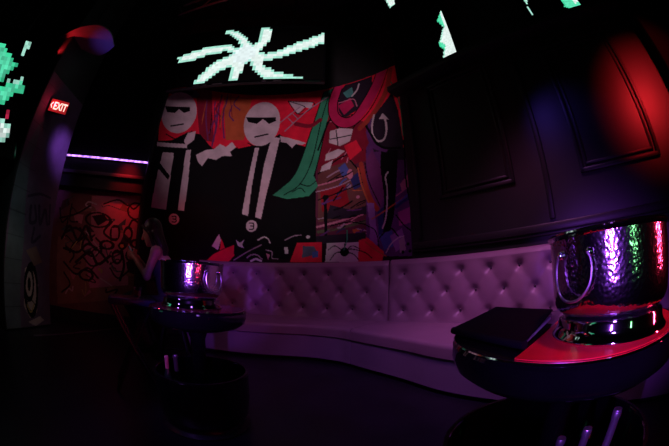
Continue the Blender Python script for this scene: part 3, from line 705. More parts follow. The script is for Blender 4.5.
n5 = math.radians(-5); tv_n = np.array([math.sin(n5), math.cos(n5), 0]); tv_t = np.array([math.cos(n5), -math.sin(n5), 0])
screen('led_screen', 'wide hanging screen above the mural showing a white pixelated pinwheel', tv_n * 3.6, tv_t, (0, 0, 1), -tv_n, -2.45, .14, 3.90, 5.19, .050, SCREEN_CENTRE, M_led)
Dn = np.array([D[0], D[1], 0]); Nn = np.array([NR[0], NR[1], 0]); A3 = np.array([A[0], A[1], 0]) + Nn * .11
screen('led_screen', 'tall screen above the left wall panel with a white zigzag by its edge', A3, Dn, (0, 0, 1), Nn, .13, 1.22, 3.93, 6.6, .024, SCREEN_RIGHT, M_led)
screen('led_screen', 'screen above the red lit wall panel with pale green corner light', A3, Dn, (0, 0, 1), Nn, 2.48, 3.36, 3.98, 6.0, .024, SCREEN_FAR_RIGHT, M_led)
n8 = math.radians(-78); ls_n = np.array([math.sin(n8), math.cos(n8), 0]); ls_t = np.array([math.cos(n8), -math.sin(n8), 0]); a17 = math.radians(16)
ca, sa = math.cos(a17), math.sin(a17)
ls_ax = ls_t * ca + np.array([0, 0, 1]) * sa; ls_up = -ls_t * -sa + np.array([0, 0, 1]) * ca
ls_up = np.array([0, 0, 1]) * ca - ls_t * sa
O_L = (.20, 3.76)   # upper corner nearest the pillar, in the plane
def ls_loc(p): du, dv = p[0] - O_L[0], p[1] - O_L[1]; return [du * ca + dv * sa, -du * sa + dv * ca]
SL = [(s[0], s[1], [ls_loc(p) for p in s[2]]) for s in SCREEN_LEFT]
ls_org = ls_n * 4.1 + ls_t * O_L[0] + np.array([0, 0, O_L[1]])
screen('led_screen', 'tilted screen beside the pillar glowing with green pixel arrows', ls_org, ls_ax, ls_up, -ls_n, -1.35, .0, -1.72, .0, .058, SL, M_led)

# ------------------------------------------------------------------ sofa
def resample(pts, n): return spline(pts, n)
def banquette(label, front, back, zb, cap0, cap1):
    n = 150
    F, _ = resample(front, n); B, L = resample(back, n)
    cen = F[n // 2]
    T = np.gradient(B, axis=0); T /= np.linalg.norm(T, axis=1)[:, None]; NB = np.stack([T[:, 1], -T[:, 0]], 1)
    if NB[n // 2] @ (cen - B[n // 2]) < 0: NB = -NB
    T2 = np.gradient(F, axis=0); T2 /= np.linalg.norm(T2, axis=1)[:, None]; NF = np.stack([T2[:, 1], -T2[:, 0]], 1)
    if NF[n // 2] @ (cen - B[n // 2]) < 0: NF = -NF
    org = B[n // 2]
    t = thing('curved_banquette', label, 'sofa', (org[0], org[1], 0), 0, 'tufted banquette sections')
    o3 = np.array([org[0], org[1], 0])
    s = np.linspace(0, L, n)
    # tufted backrest
    zs = np.r_[np.linspace(.40, zb - .06, 64)]; top = [(math.sin(q) * .055, zb - .06 + .06 * math.sin(q), 1 - math.cos(q)) for q in np.linspace(.15, PI / 2, 6)]
    prof = [(0.0, z, 1) for z in zs]
    th = .11
    for q in np.linspace(.12, PI - .12, 12): prof.append((-(th / 2) * (1 - math.cos(q)), zb - .05 + .05 * math.sin(q), 0))
    prof += [(-th, z, 0) for z in (zb - .07, .9, .55, .40)]
    dx, dz, zr = .36, .23, (1.07, .84, .61)
    P = np.zeros((n, len(prof), 3)); m0 = len(zs)
    for k, (off, z, fl) in enumerate(prof):
        lean = -.08 * (min(z, zb) - .4) / .85
        P[:, k, :2] = B + NB * (off + lean); P[:, k, 2] = z
    Sg, Zg = np.meshgrid(s, zs, indexing='ij')
    a = Sg / dx + (Zg - zr[1]) / (2 * dz); b = Sg / dx - (Zg - zr[1]) / (2 * dz)
    puff = .026 * (np.abs(np.sin(PI * a)) * np.abs(np.sin(PI * b))) ** .9
    fade = np.clip((zb - .02 - Zg) / .14, 0, 1) * np.clip((Zg - .44) / .12, 0, 1)
    plain = .022
    d = plain * (1 - fade) + puff * fade
    btn = []
    for r, z in enumerate(zr):
        k0 = 0.0 if r == 1 else .5
        for i in range(int(L / dx) + 1):
            sx = (i + k0) * dx
            if .08 < sx < L - .08: btn.append((sx, z))
    for sx, z in btn: d -= .052 * np.exp(-((Sg - sx) ** 2 + (Zg - z) ** 2) / (2 * .036 ** 2))
    edge = np.minimum(Sg, L - Sg); d *= np.clip(edge / .05, 0, 1) ** .5
    for k in range(m0): P[:, k, :2] += NB * d[:, k][:, None]
    P -= o3
    v, e, f = grid_mesh(P, True); m = len(prof)
    f += [list(range(m))[::-1], list(range((n - 1) * m, n * m))]
    bk = obj('backrest', (v, e, f), M_vinyl, t, flat_ang=70)
    me = bpy.data.meshes.new('button'); bb = bmesh.new(); bmesh.ops.create_uvsphere(bb, u_segments=12, v_segments=8, radius=.015); bb.to_mesh(me); bb.free()
    me.polygons.foreach_set('use_smooth', [True] * len(me.polygons)); me.materials.append(M_button)
    for sx, z in btn:
        i = int(round(sx / L * (n - 1))); k = int(np.argmin(np.abs(zs - z)))
        o = bpy.data.objects.new('button', me); COL.objects.link(o); o.parent = bk
        q = P[i, k]; o.location = (q[0] + NB[i, 0] * .006, q[1] + NB[i, 1] * .006, q[2])
    # seat cushion
    zf, zk = .46, .475
    prof = []
    for w in np.linspace(0, 1, 10): prof.append(('m', w * .93, zk + (zf - zk) * w + .012 * math.sin(PI * w)))
    R = .045
    rows = []
    for kind, w, z in prof:
        rows.append((B + NB * .0) * (1 - w) + F * w); 
    Q = [np.c_[r, np.full(n, p[2])] for r, p in zip(rows, prof)]
    for q in np.linspace(0, PI / 2, 6): Q.append(np.c_[F - NF * R * (1 - math.sin(q)), np.full(n, zf - R + R * math.cos(q))])
    Q.append(np.c_[F, np.full(n, .335)]); Q.append(np.c_[F - NF * .012, np.full(n, .325)]); Q.append(np.c_[B, np.full(n, .325)])
    S = np.stack(Q, 1) - o3
    v, e, f = grid_mesh(S, True); m = S.shape[1]
    f += [list(range(m))[::-1], list(range((n - 1) * m, n * m))]
    obj('seat_cushion', (v, e, f), M_vinyl, t, flat_ang=50)
    # plinth and recessed kick
    def slab(ins, z0, z1, name, mt):
        fr = F - NF * ins
        S = np.stack([np.c_[B, np.full(n, z1)], np.c_[fr, np.full(n, z1)], np.c_[fr, np.full(n, z0)], np.c_[B, np.full(n, z0)]], 1) - o3
        v, e, f = grid_mesh(S, True); f += [[3, 2, 1, 0], [(n - 1) * 4, (n - 1) * 4 + 1, (n - 1) * 4 + 2, (n - 1) * 4 + 3]]
        obj(name, (v, e, f), mt, t)
    slab(.014, .045, .325, 'base', M_base); slab(.07, 0, .045, 'toe_kick', M_kick)
    return t
M_button = mat('button_vinyl', (.06, .035, .05), rough=.25, noise=.05)
banquette('tufted lavender banquette section curving below the mural', [(-1.95, 3.55), (-1.16, 3.53), (-.41, 3.54), (.0, 3.38), (.165, 3.23)],
          [(-2.05, 4.12), (-1.6, 4.24), (-1.0, 4.24), (-.45, 4.12), (.13, 3.90), (.655, 3.655)], 1.245, 0, 0)
banquette('tufted lavender banquette section along the black panelled wall', [(.17, 3.225), (.60, 2.66), (.89, 2.16), (1.45, 1.45), (2.1, .67), (2.5, .2)],
          [(.66, 3.65), (1.10, 3.34), (1.51, 2.93), (2.13, 2.17), (2.75, 1.41), (3.25, .80)], 1.25, 0, 0)

# ------------------------------------------------------------------ round bottle service tables
def service_table(label, x, y, r, topmat):
    t = thing('cocktail_table', label, 'table', (x, y, 0), 0, 'round two tier tables')
    k = r / .318
    obj('tabletop', lathe([(0, .672), (.20 * k, .672), (r - .045, .69), (r - .012, .715), (r, .75), (r, .785), (r - .008, .796), (r - .02, .797), (0, .797)], 96), M_gloss, t)
    obj('rim', lathe([(r - .018, .7965), (r - .006, .7965), (r - .002, .7985), (r - .005, .8015), (r - .014, .8015), (r - .018, .8005)], 96, close=True), M_polish, t)
    obj('top_inlay', lathe([(0, .797), (r - .018, .797), (r - .018, .8005), (0, .8005)], 96), topmat, t)
    obj('column', lathe([(.0, .11), (.07, .11), (.055, .16), (.05, .3), (.05, .60), (.075, .672), (0, .672)], 40), M_gloss, t)
    rd = r * 1.0
    d = obj('bottle_tray', lathe([(0, .05), (rd * .86, .05), (rd * .95, .10), (rd, .22), (rd, .385), (rd - .006, .392), (rd - .016, .392), (rd - .022, .385), (rd - .022, .15), (rd - .05, .12), (0, .115)], 96), M_gloss, t)
    obj('tray_rim', lathe([(rd - .018, .3915), (rd - .004, .3915), (rd - .004, .396), (rd - .018, .396)], 96, close=True), M_dark_metal, d)
    obj('foot', lathe([(0, 0), (rd * .96, 0), (rd * .97, .012), (rd * .86, .03), (rd * .84, .05), (0, .05)], 96), M_dark_metal, t)
    return t
NT = (.765, .715); FTB = (-.851, 1.70)
M_dimred = mat('dark_red_tabletop', (.10, .012, .02), rough=.2, noise=.1)
service_table('large round black table carrying the menu and the red mat', NT[0], NT[1], .425, M_gloss)
service_table('small round black table with dark top in front of seated woman', FTB[0], FTB[1], .318, M_dimred)

# ------------------------------------------------------------------ hammered wine buckets
def bucket(label, x, y, ang, z=.8005):
    t = thing('wine_bucket', label, 'bucket', (x, y, z), 0, 'hammered steel buckets')
    obj('bowl', lathe([(0, .060), (.150, .060), (.172, .064), (.190, .078), (.199, .10), (.203, .15), (.207, .262), (.212, .268), (.214, .273), (.211, .278), (.204, .277), (.202, .268), (.198, .16), (.192, .10), (.17, .078), (0, .072)], 128), M_steel, t)
    obj('foot', lathe([(0, 0), (.199, 0), (.2015, .004), (.200, .009), (.190, .018), (.184, .034), (.183, .046), (.180, .054), (.160, .060), (0, .060)], 128), M_polish, t)
    for k, aa in enumerate((ang, ang + PI)):
        er = np.array([math.cos(aa), math.sin(aa)]); et = np.array([-er[1], er[0]])
        def q(w, zz, o): p = er * o + et * w; return (p[0], p[1], zz)
        pts = [(.052, .222), (.060, .205), (.063, .18), (.058, .15), (.040, .125), (.015, .112), (-.015, .112), (-.040, .125), (-.058, .15), (-.063, .18), (-.060, .205), (-.052, .222)]
        P = [q(w, zz, math.sqrt(max(.2055 ** 2 - w * w, 0)) + .014 + .008 * (.222 - zz) / .11) for w, zz in pts]
        P, _ = spline(P, 40)
        h = obj('handle', tube(P, .0036, 10), M_handle, t)
        for w in (.052, -.052):
            p = q(w, .222, math.sqrt(.2055 ** 2 - w * w) + .004)
            bm = bmesh.new(); bmesh.ops.create_uvsphere(bm, u_segments=14, v_segments=10, radius=.012)
            for vv in bm.verts: vv.co += Vector(p)
            obj('lug', bm, M_polish, h)
    return t
def toward(x, y, deg): return math.atan2(-y, -x) + math.radians(deg)
NB_ = (.768, .530); FB_ = (-.893, 1.70)
bucket('hammered steel bucket standing on the red mat of the large table', NB_[0], NB_[1], toward(*NB_, -31), .8045)
bucket('hammered steel bucket on the small table near seated woman', FB_[0], FB_[1], toward(*FB_, 40), .8015)

t = thing('placemat', 'red half round mat lying under the nearer steel bucket', 'mat', (NT[0], NT[1], .8010))
def half_mat():
    p, dv = np.array([.465, .600]) - NT, np.array([.27, .185]) / np.hypot(.27, .185); R_ = .403
    bq = p @ dv; disc = math.sqrt(bq * bq - (p @ p - R_ * R_)); q0, q1 = p + dv * (-bq - disc), p + dv * (-bq + disc)
    a0, a1 = math.atan2(q0[1], q0[0]), math.atan2(q1[1], q1[0]); a1 += 2 * PI if a1 < a0 else 0
    bm = bmesh.new(); ang = np.linspace(a0, a1, 70); lo_, hi_ = [bm.verts.new((R_ * math.cos(q), R_ * math.sin(q), 0)) for q in ang], [bm.verts.new((R_ * math.cos(q), R_ * math.sin(q), .003)) for q in ang]
    bm.faces.new(lo_[::-1]); bm.faces.new(hi_)
    for k in range(70): l = (k + 1) % 70; bm.faces.new((lo_[k], lo_[l], hi_[l], hi_[k]))
    return bm
obj('pad', half_mat(), M_red, t)

# menu folder lying on the near table
t = thing('menu_folder', 'black menu folder lying on the large round table', 'menu', (.575, .835, .8035), 0)
def quad_slab(p, z0, z1, lift0=0, lift1=0):
    """p: four corners, front pair then back pair; lifts raise the back pair"""
    bm = bmesh.new(); vs = []
    for k, (x, y) in enumerate(p):
        up = lift1 if k >= 2 else lift0
        vs.append((bm.verts.new((x, y, z0 + up)), bm.verts.new((x, y, z1 + up))))
    bm.faces.new([v[0] for v in vs][::-1]); bm.faces.new([v[1] for v in vs])
    for k in range(4): l = (k + 1) % 4; bm.faces.new((vs[k][0], vs[l][0], vs[l][1], vs[k][1]))
    bmesh.ops.bevel(bm, geom=bm.edges[:], offset=.0025, segments=2, affect='EDGES')
    return bm
MC = [(-.175, .105), (-.115, -.235), (.155, -.05), (.10, .275)]      # outer-left, front, right, back corners about the origin
obj('back_cover', quad_slab([MC[0], MC[1], MC[2], MC[3]], 0, .006), M_leather, t)
ins = [(x * .95, y * .95) for x, y in MC]
obj('pages', quad_slab(ins, .006, .015, 0, .016), M_paper, t)
obj('front_cover', quad_slab(MC, .016, .023, 0, .034), M_leather, t)
obj('spine', tube([(MC[0][0], MC[0][1], .0118), (MC[1][0], MC[1][1], .0118)], .0125, 12), M_leather, t)

# bottles standing in the trays of both tables
def bottle(label, x, y, z, h, r, glass, foil, group):
    t = thing('bottle', label, 'bottle', (x, y, z), 0, group)
    obj('glass', lathe([(0, 0), (r * .9, 0), (r, .008), (r, h * .52), (r * .92, h * .58), (r * .55, h * .68), (r * .36, h * .75), (r * .34, h * .80), (0, h * .80)], 32), glass, t)
    obj('neck_foil', lathe([(r * .38, h * .70), (r * .40, h * .78), (r * .40, h * .94), (r * .46, h * .95), (r * .46, h * .985), (r * .42, h), (0, h)], 28), foil, t)
    obj('label_band', lathe([(r * 1.012, h * .16), (r * 1.012, h * .40)], 32), M_pink if foil is M_pink else M_paper, t)
    return t
def tray_z(): return .121
for (x, y, h), lb in zip(((.608, .520, .395), (.654, .461, .43), (.694, .392, .493)), ('leftmost of the three foil topped bottles below the large table', 'middle one of the three foil topped bottles below the large table', 'tallest of the three foil topped bottles below the large table')):
    bottle(lb, x, y, tray_z(), h, .033, M_green_glass, M_foil, 'bottles in the near table tray')
bottle('pink capped bottle in the tray of the small table', -1.06, 1.62, tray_z(), .345, .033, M_green_glass, M_pink, 'bottles in the far table tray')
bottle('clear violet lit bottle in the tray of the small table', -.975, 1.60, tray_z(), .37, .036, M_glass, M_foil, 'bottles in the far table tray')
t = thing('tumbler', 'clear drinking glass beside the bottles in the small table tray', 'glass', (-.915, 1.51, tray_z()))
obj('bowl', lathe([(0, 0), (.034, 0), (.036, .006), (.040, .20), (.0385, .201), (.035, .012), (0, .012)], 36), M_glass, t)

# ------------------------------------------------------------------ small folding table with a drink, beside the woman
t = thing('folding_side_table', 'small dark folding table with crossed legs beside seated woman', 'side table', (-1.60, 1.93, 0), math.radians(40))
obj('tabletop', box((0, 0, .755), (.40, .34, .05), bevel=.012), M_blue_top, t)
for sy in (-1, 1):
    for sx in (-1, 1):
        obj('leg', tube([(sx * .17, sy * .13 + sx * .012, .735), (-sx * .19, sy * .13 + sx * .012, .012)], .016, 10), M_dark_metal, t)
for sx in (-1, 1): obj('crossbar', tube([(sx * .19, -.13, .03), (sx * .19, .13, .03)], .010, 8), M_dark_metal, t)
t = thing('cocktail_glass', 'short glass of amber drink on the small folding table', 'glass', (-1.60, 2.02, .7805))
obj('bowl', lathe([(0, 0), (.032, 0), (.034, .004), (.038, .085), (.0365, .086), (.0325, .010), (0, .010)], 36), M_glass, t)
obj('drink', lathe([(0, .0115), (.0315, .0115), (.034, .055), (0, .055)], 36), M_amber, t)

# ------------------------------------------------------------------ seated woman
def nets(f, o, h):
    s = f < 0; nx, ny, nz = f.shape; acc = np.zeros((nx - 1, ny - 1, nz - 1, 3)); cnt = np.zeros((nx - 1, ny - 1, nz - 1))
    cs = [(0, 0, 0), (1, 0, 0), (0, 1, 0), (1, 1, 0), (0, 0, 1), (1, 0, 1), (0, 1, 1), (1, 1, 1)]
    sl = lambda c: f[c[0]:nx - 1 + c[0], c[1]:ny - 1 + c[1], c[2]:nz - 1 + c[2]]
    for i, a in enumerate(cs):
        for b in cs[i + 1:]:
            if sum(abs(p - q) for p, q in zip(a, b)) != 1: continue
            fa, fb = sl(a), sl(b); m = (fa < 0) != (fb < 0)
            t = np.where(m, fa / np.where(m, fa - fb, 1), 0)
            for k in range(3): acc[..., k] += np.where(m, a[k] + t * (b[k] - a[k]), 0)
            cnt += m
    act = cnt > 0; idx = -np.ones(act.shape, int); idx[act] = np.arange(act.sum())
    ijk = np.argwhere(act); V = (ijk + acc[act] / cnt[act][:, None]) * h + np.array(o); Fs = []
    for ax in range(3):
        a = np.take(s, range(0, s.shape[ax] - 1), ax); b = np.take(s, range(1, s.shape[ax]), ax)
        for flip, m in ((False, a & ~b), (True, ~a & b)):
            e = np.argwhere(m)
            if not len(e): continue
            o1, o2 = [k for k in range(3) if k != ax]; e = e[(e[:, o1] > 0) & (e[:, o2] > 0)]
            d1 = np.zeros(3, int); d1[o1] = 1; d2 = np.zeros(3, int); d2[o2] = 1
            lim = np.array(idx.shape); e = e[np.all(e < lim, 1)]
            g = lambda q: idx[q[:, 0], q[:, 1], q[:, 2]]
            q = np.stack([g(e), g(e - d1), g(e - d1 - d2), g(e - d2)], 1); q = q[np.all(q >= 0, 1)]
            if flip ^ (ax == 1): q = q[:, ::-1]
            Fs.append(q)
    return V.tolist(), [], np.vstack(Fs).tolist()
class Field:
    def __init__(s, lo, hi, h):
        s.o = np.array(lo, float); s.h = h; s.n = [int((b - a) / h) + 1 for a, b in zip(lo, hi)]; s.ax = [s.o[k] + h * np.arange(s.n[k]) for k in range(3)]; s.f = np.full(s.n, 1.0)
    def _win(s, lo, hi):
        i0 = [max(0, int((lo[k] - s.o[k]) / s.h)) for k in range(3)]; i1 = [min(s.n[k], int((hi[k] - s.o[k]) / s.h) + 2) for k in range(3)]
        return tuple(slice(a, b) for a, b in zip(i0, i1))
    def _put(s, w, d, k):
        a = s.f[w]
        if k > 0: q = np.clip(.5 + .5 * (a - d) / k, 0, 1); s.f[w] = a * (1 - q) + d * q - k * q * (1 - q)
        elif k == 0: s.f[w] = np.minimum(a, d)
        else: s.f[w] = np.maximum(a, -d)
    def cone(s, a, b, ra, rb, k=.02):
        a, b = np.array(a, float), np.array(b, float); R = max(ra, rb) + abs(k) * 1.5 + .03
        w = s._win(np.minimum(a, b) - R, np.maximum(a, b) + R); X, Y, Z = np.meshgrid(*[s.ax[i][w[i]] for i in range(3)], indexing='ij', sparse=True)
        e = b - a; L = max(e @ e, 1e-9); t = np.clip(((X - a[0]) * e[0] + (Y - a[1]) * e[1] + (Z - a[2]) * e[2]) / L, 0, 1)
        s._put(w, np.sqrt((X - a[0] - t * e[0]) ** 2 + (Y - a[1] - t * e[1]) ** 2 + (Z - a[2] - t * e[2]) ** 2) - (ra + (rb - ra) * t), k)
    def ell(s, c, r, k=.02, tilt=0.0):
        c, r = np.array(c, float), np.array(r, float); R = r.max() + abs(k) * 1.5 + .03; w = s._win(c - R, c + R)
        X, Y, Z = np.meshgrid(*[s.ax[i][w[i]] - c[i] for i in range(3)], indexing='ij', sparse=True)
        y, z = Y * math.cos(tilt) + Z * math.sin(tilt), -Y * math.sin(tilt) + Z * math.cos(tilt)
        q = np.sqrt((X / r[0]) ** 2 + (y / r[1]) ** 2 + (z / r[2]) ** 2); s._put(w, (q - 1) * r.min(), k)
    def mesh(s): return nets(s.f, s.o, s.h)
W0, WRZ = (-1.53, 2.52), math.radians(114)
woman = thing('person', 'seated woman with long dark hair in a dark top looking down at a phone', 'person', (W0[0], W0[1], 0), WRZ)
HC = np.array([0, .255, 1.375]); TL = -.42                     # head centre; head tipped forward
def hp(x, y, z): return (HC[0] + x, HC[1] + y * math.cos(TL) - z * math.sin(TL), HC[2] + y * math.sin(TL) + z * math.cos(TL))
def torso(F, g=0.0):
    F.ell((0, -.02, .70), (.175 + g, .13 + g, .115 + g), .05); F.cone((0, 0, .74), (0, .05, .90), .125 + g, .108 + g, .06)
    F.ell((0, .055, .92), (.125 + g, .095 + g, .11 + g), .05); F.ell((0, .11, 1.06), (.150 + g, .105 + g, .13 + g), .06, tilt=-.3)
    for sx in (-1, 1): F.ell((sx * .07, .185, 1.05), (.062 + g, .058 + g, .062 + g), .03)
def legs(F, g=0.0):
    for sx in (-1, 1):
        F.cone((sx * .09, .02, .695), (sx * .10, .42, .675), .088 + g, .060 + g, .04); F.cone((sx * .10, .42, .675), (sx * .09, .255, .30), .055 + g, .036 + g, .03)
F = Field((-.34, -.22, .14), (.34, .64, 1.54), .0062)
torso(F); legs(F)
for sx in (-1, 1):
    F.cone((sx * .09, .235, .262), (sx * .095, .36, .238), .033, .024, .02); F.cone((sx * .095, .36, .238), (sx * .097, .41, .234), .024, .018, .015); F.ell((sx * .09, .225, .255), (.028, .03, .03), .02)
    F.cone((sx * .05, .155, 1.205), (sx * .158, .16, 1.185), .05, .052, .04)
F.cone((0, .165, 1.20), (0, .215, 1.30), .055, .048, .04)
F.ell(hp(0, -.01, .03), (.074, .092, .092), .02, TL); F.ell(hp(0, .028, -.045), (.056, .066, .078), .03, TL); F.ell(hp(0, .072, -.098), (.024, .022, .02), .02)
F.cone(hp(0, .090, .012), hp(0, .112, -.024), .010, .014, .012); F.ell(hp(0, .084, -.062), (.024, .014, .008), .006, TL); F.ell(hp(0, .081, -.072), (.021, .013, .008), .004, TL)
for sx in (-1, 1):
    F.ell(hp(sx * .030, .079, .006), (.014, .010, .008), .006); F.ell(hp(sx * .030, .096, .004), (.015, .010, .009), -1); F.ell(hp(sx * .030, .078, .003), (.013, .011, .010), .003)
    F.ell(hp(sx * .076, -.012, -.012), (.009, .022, .032), .006, TL)
ARM = {-1: ((-.165, .165, 1.185), (-.205, .235, .955), (-.075, .395, 1.110)), 1: ((.165, .165, 1.185), (.205, .285, .965), (.065, .405, 1.125))}
PH = np.array([0, .455, 1.165])                                # phone centre
for sx in (-1, 1):
    S_, E_, W_ = ARM[sx]
    F.cone(S_, E_, .047, .037, .03); F.cone(E_, W_, .036, .023, .02)
    kn = np.array([sx * .048, .440, 1.150]); F.cone(W_, kn, .022, .024, .015); F.cone(np.array(W_) + [sx * .004, .004, -.004], kn + [sx * .004, .010, -.022], .018, .019, .01)
    for f_i, (dz, ln) in enumerate(((.030, .034), (.012, .038), (-.006, .036), (-.022, .029))):       # four fingers wrap behind the phone
        a0 = kn + np.array([sx * .004, .012 + .004 * f_i, dz * .8]); a1 = a0 + np.array([-sx * .004, ln * .75, dz * .25]); a2 = a1 + np.array([-sx * ln * .8, .012, dz * .1])
        F.cone(a0, a1, .0095, .0088, .004); F.cone(a1, a2, .0088, .0075, .002)
    t0 = kn + np.array([-sx * .004, -.018, .012]); t1 = t0 + np.array([-sx * .004, -.006, .028]); t2 = t1 + np.array([-sx * .018, .014, .014])
    F.cone(t0, t1, .0115, .0098, .006); F.cone(t1, t2, .0098, .008, .003)                              # thumb from the side of the palm
body = obj('body', F.mesh(), M_skin, woman, flat_ang=180)
G = Field((-.34, -.24, .24), (.34, .62, 1.30), .0075)
torso(G, .011); legs(G, .012); Zc = G.ax[2][None, None, :]; Yc = G.ax[1][None, :, None]
G.f = np.maximum(G.f, (Zc - 1.10) - .35 * (Yc - .1)); G.f = np.maximum(G.f, .30 - Zc)
obj('dark_top', G.mesh(), M_dress, woman, flat_ang=180)
for sx in (-1, 1):
    S_ = Field((-.2, .16, .17), (.2, .48, .36), .006)
    S_.cone((sx * .09, .235, .262), (sx * .095, .36, .238), .041, .031, .02); S_.cone((sx * .095, .36, .238), (sx * .097, .415, .234), .031, .023, .015); S_.ell((sx * .09, .225, .258), (.036, .039, .042), .02)
    obj('shoe', S_.mesh(), M_leather, woman, flat_ang=180)
Hh = Field((-.2, -.08, 1.0), (.2, .42, 1.56), .0055)
Hh.ell(hp(0, -.028, .042), (.090, .098, .098), .01, TL); Hh.ell(hp(0, -.05, -.03), (.084, .070, .10), .03, TL)
for k in range(15):
    an = PI * (.02 + .96 * k / 14); x0, y0 = .072 * math.cos(an), -.035 - .055 * math.sin(an); j1, j2 = random.uniform(-.012, .012), random.uniform(-.02, .02)
    p0 = hp(x0, y0, -.02); p1 = (x0 * 1.15 + j1, .135 - .045 * math.sin(an), 1.235 + j2); p2 = (x0 * 1.3 + j2, .085 - .06 * math.sin(an) + .04, 1.11 + j2)
    Hh.cone(p0, p1, .026, .024, .012); Hh.cone(p1, p2, .024, .010, .010)
for sx in (-1, 1): Hh.cone(hp(sx * .05, .062, .082), hp(sx * .078, .012, -.01), .018, .016, .012); Hh.cone(hp(sx * .078, .012, -.01), (sx * .088, .20, 1.245), .016, .018, .012)
Hh.ell(hp(0, .085, -.03), (.058, .05, .085), -1, TL)
obj('hair', Hh.mesh(), M_hair, woman, flat_ang=180)
t = thing('phone', 'black phone held up in the hands of the seated woman', 'phone', tuple(Matrix.Translation((W0[0], W0[1], 0)) @ Matrix.Rotation(WRZ, 4, 'Z') @ Vector(PH)), WRZ)
pm = Matrix.Rotation(math.radians(-35), 4, 'X')
obj('case', box((0, 0, 0), (.076, .009, .152), pm, bevel=.004), M_leather, t)
obj('screen', box((0, -.0052, 0), (.068, .001, .142), pm), mat('phone_screen', (.01, .01, .012), rough=.15, emit=(.5, .35, .5), estr=.05), t, smooth=False)
# stool
t = thing('bar_stool', 'black round bar stool carrying the seated woman', 'stool', (W0[0], W0[1], 0), WRZ)
obj('seat', lathe([(0, .525), (.165, .525), (.185, .535), (.19, .55), (.18, .568), (.15, .574), (0, .574)], 48), M_leather, t)
for k in range(4):
    an = PI / 4 + k * PI / 2; obj('leg', tube([(.12 * math.cos(an), .12 * math.sin(an), .53), (.27 * math.cos(an), .27 * math.sin(an), .0)], .014, 10), M_dark_metal, t)
ringp = [(.255 * math.cos(q), .255 * math.sin(q), .195) for q in np.linspace(0, 2 * PI, 48, endpoint=False)]
obj('footrest', tube(ringp, .012, 8, closed=True), M_dark_metal, t)

# ------------------------------------------------------------------ exit sign, led strip, ceiling pieces
t = thing('exit_sign', 'glowing red exit sign with an arrow high on the pillar', 'sign', (-3.83, 2.01, 2.93), math.radians(52))
obj('housing', box((0, .03, .11), (.36, .05, .22), bevel=.008), M_dark_metal, t)
obj('face', box((0, .003, .11), (.335, .006, .195), bevel=.002), mat('exit_red', (.3, .01, .01), rough=.4, emit=(1, .03, .04), estr=.35), t)
M_exit = mat('exit_letters', (.9, .6, .55), rough=.4, emit=(1, .62, .52), estr=1.6)
cu = bpy.data.curves.new('lettering', 'FONT'); cu.body = 'EXIT'; cu.size = .165; cu.align_x = 'CENTER'; cu.extrude = .001; cu.offset = .004; cu.space_character = 1.02
tmp = bpy.data.objects.new('tmp', cu); COL.objects.link(tmp); bpy.context.view_layer.update()
me = bpy.data.meshes.new_from_object(tmp.evaluated_get(bpy.context.evaluated_depsgraph_get())); bpy.data.objects.remove(tmp)
me.materials.clear(); me.materials.append(M_exit); lo = bpy.data.objects.new('lettering', me); COL.objects.link(lo); lo.parent = t
lo.rotation_euler = (PI / 2, 0, 0); lo.location = (.030, -.0015, .052); lo.scale = (.72, 1.0, 1)
obj('arrow', tube([(-.118, -.001, .155), (-.148, -.001, .11), (-.118, -.001, .065)], .009, 6), M_exit, t)
obj('bracket', box((0, .085, .11), (.06, .06, .06)), M_dark_metal, t)

M_ledv = mat('led_violet', (.3, .2, .6), emit=(.50, .20, 1.0), estr=2.2)
_n = M_ledv.node_tree; _w = _n.nodes.new('ShaderNodeTexNoise'); _w.inputs['Scale'].default_value = 16; _w.inputs['Detail'].default_value = 2
_r = _n.nodes.new('ShaderNodeMapRange'); _r.inputs['From Min'].default_value = .38; _r.inputs['From Max'].default_value = .62; _r.inputs['To Min'].default_value = .7; _r.inputs['To Max'].default_value = 4.2
_t = _n.nodes.new('ShaderNodeTexCoord'); _n.links.new(_t.outputs['Object'], _w.inputs['Vector']); _n.links.new(_w.outputs['Fac'], _r.inputs['Value']); _n.links.new(_r.outputs['Result'], _n.nodes['Principled BSDF'].inputs['Emission Strength'])
t = thing('led_strip', 'violet glowing light strip along the wall above the graffiti', 'light strip', tuple(far_M(.17) @ Vector((-1.655, 0, 2.82))), math.radians(30))
obj('channel', box((0, .012, 0), (2.06, .02, .05), bevel=.004), M_dark_metal, t)
obj('diffuser', tube([(x, -.006, 0) for x in np.linspace(-1.02, 1.02, 120)], [.0125 + .004 * abs(math.sin(i * 1.3)) + .003 * random.random() for i in range(120)], 8), M_ledv, t)

t = thing('suspended_panel', 'dark suspended ceiling panel washed red and violet near the pillar', 'ceiling panel', (-3.7, 1.95, 4.2))
bm = bmesh.new(); pts = spline([(-4.25, 1.50), (-3.72, 1.56), (-3.36, 1.72), (-3.26, 1.98), (-3.38, 2.28)], 24)[0].tolist() + spline([(-3.38, 2.28), (-3.62, 2.34), (-3.88, 2.26), (-4.25, 1.50)], 24)[0].tolist()[1:-1]; npt = len(pts)
vs = [bm.verts.new((x + 3.7, y - 1.95, 0)) for x, y in pts]; vt = [bm.verts.new((x + 3.7, y - 1.95, .03)) for x, y in pts]
bm.faces.new(vs); bm.faces.new(vt[::-1])
for k in range(npt): l = (k + 1) % npt; bm.faces.new((vs[k], vs[l], vt[l], vt[k]))
obj('panel', bm, mat('cloud_grey', (.14, .13, .14), rough=.6, noise=.1), t, smooth=False)
for x, y in ((-.25, 0), (.2, .1)): obj('hanger', tube([(x, y, .07), (x, y, H - 4.2)], .012, 8), M_dark_metal, t)

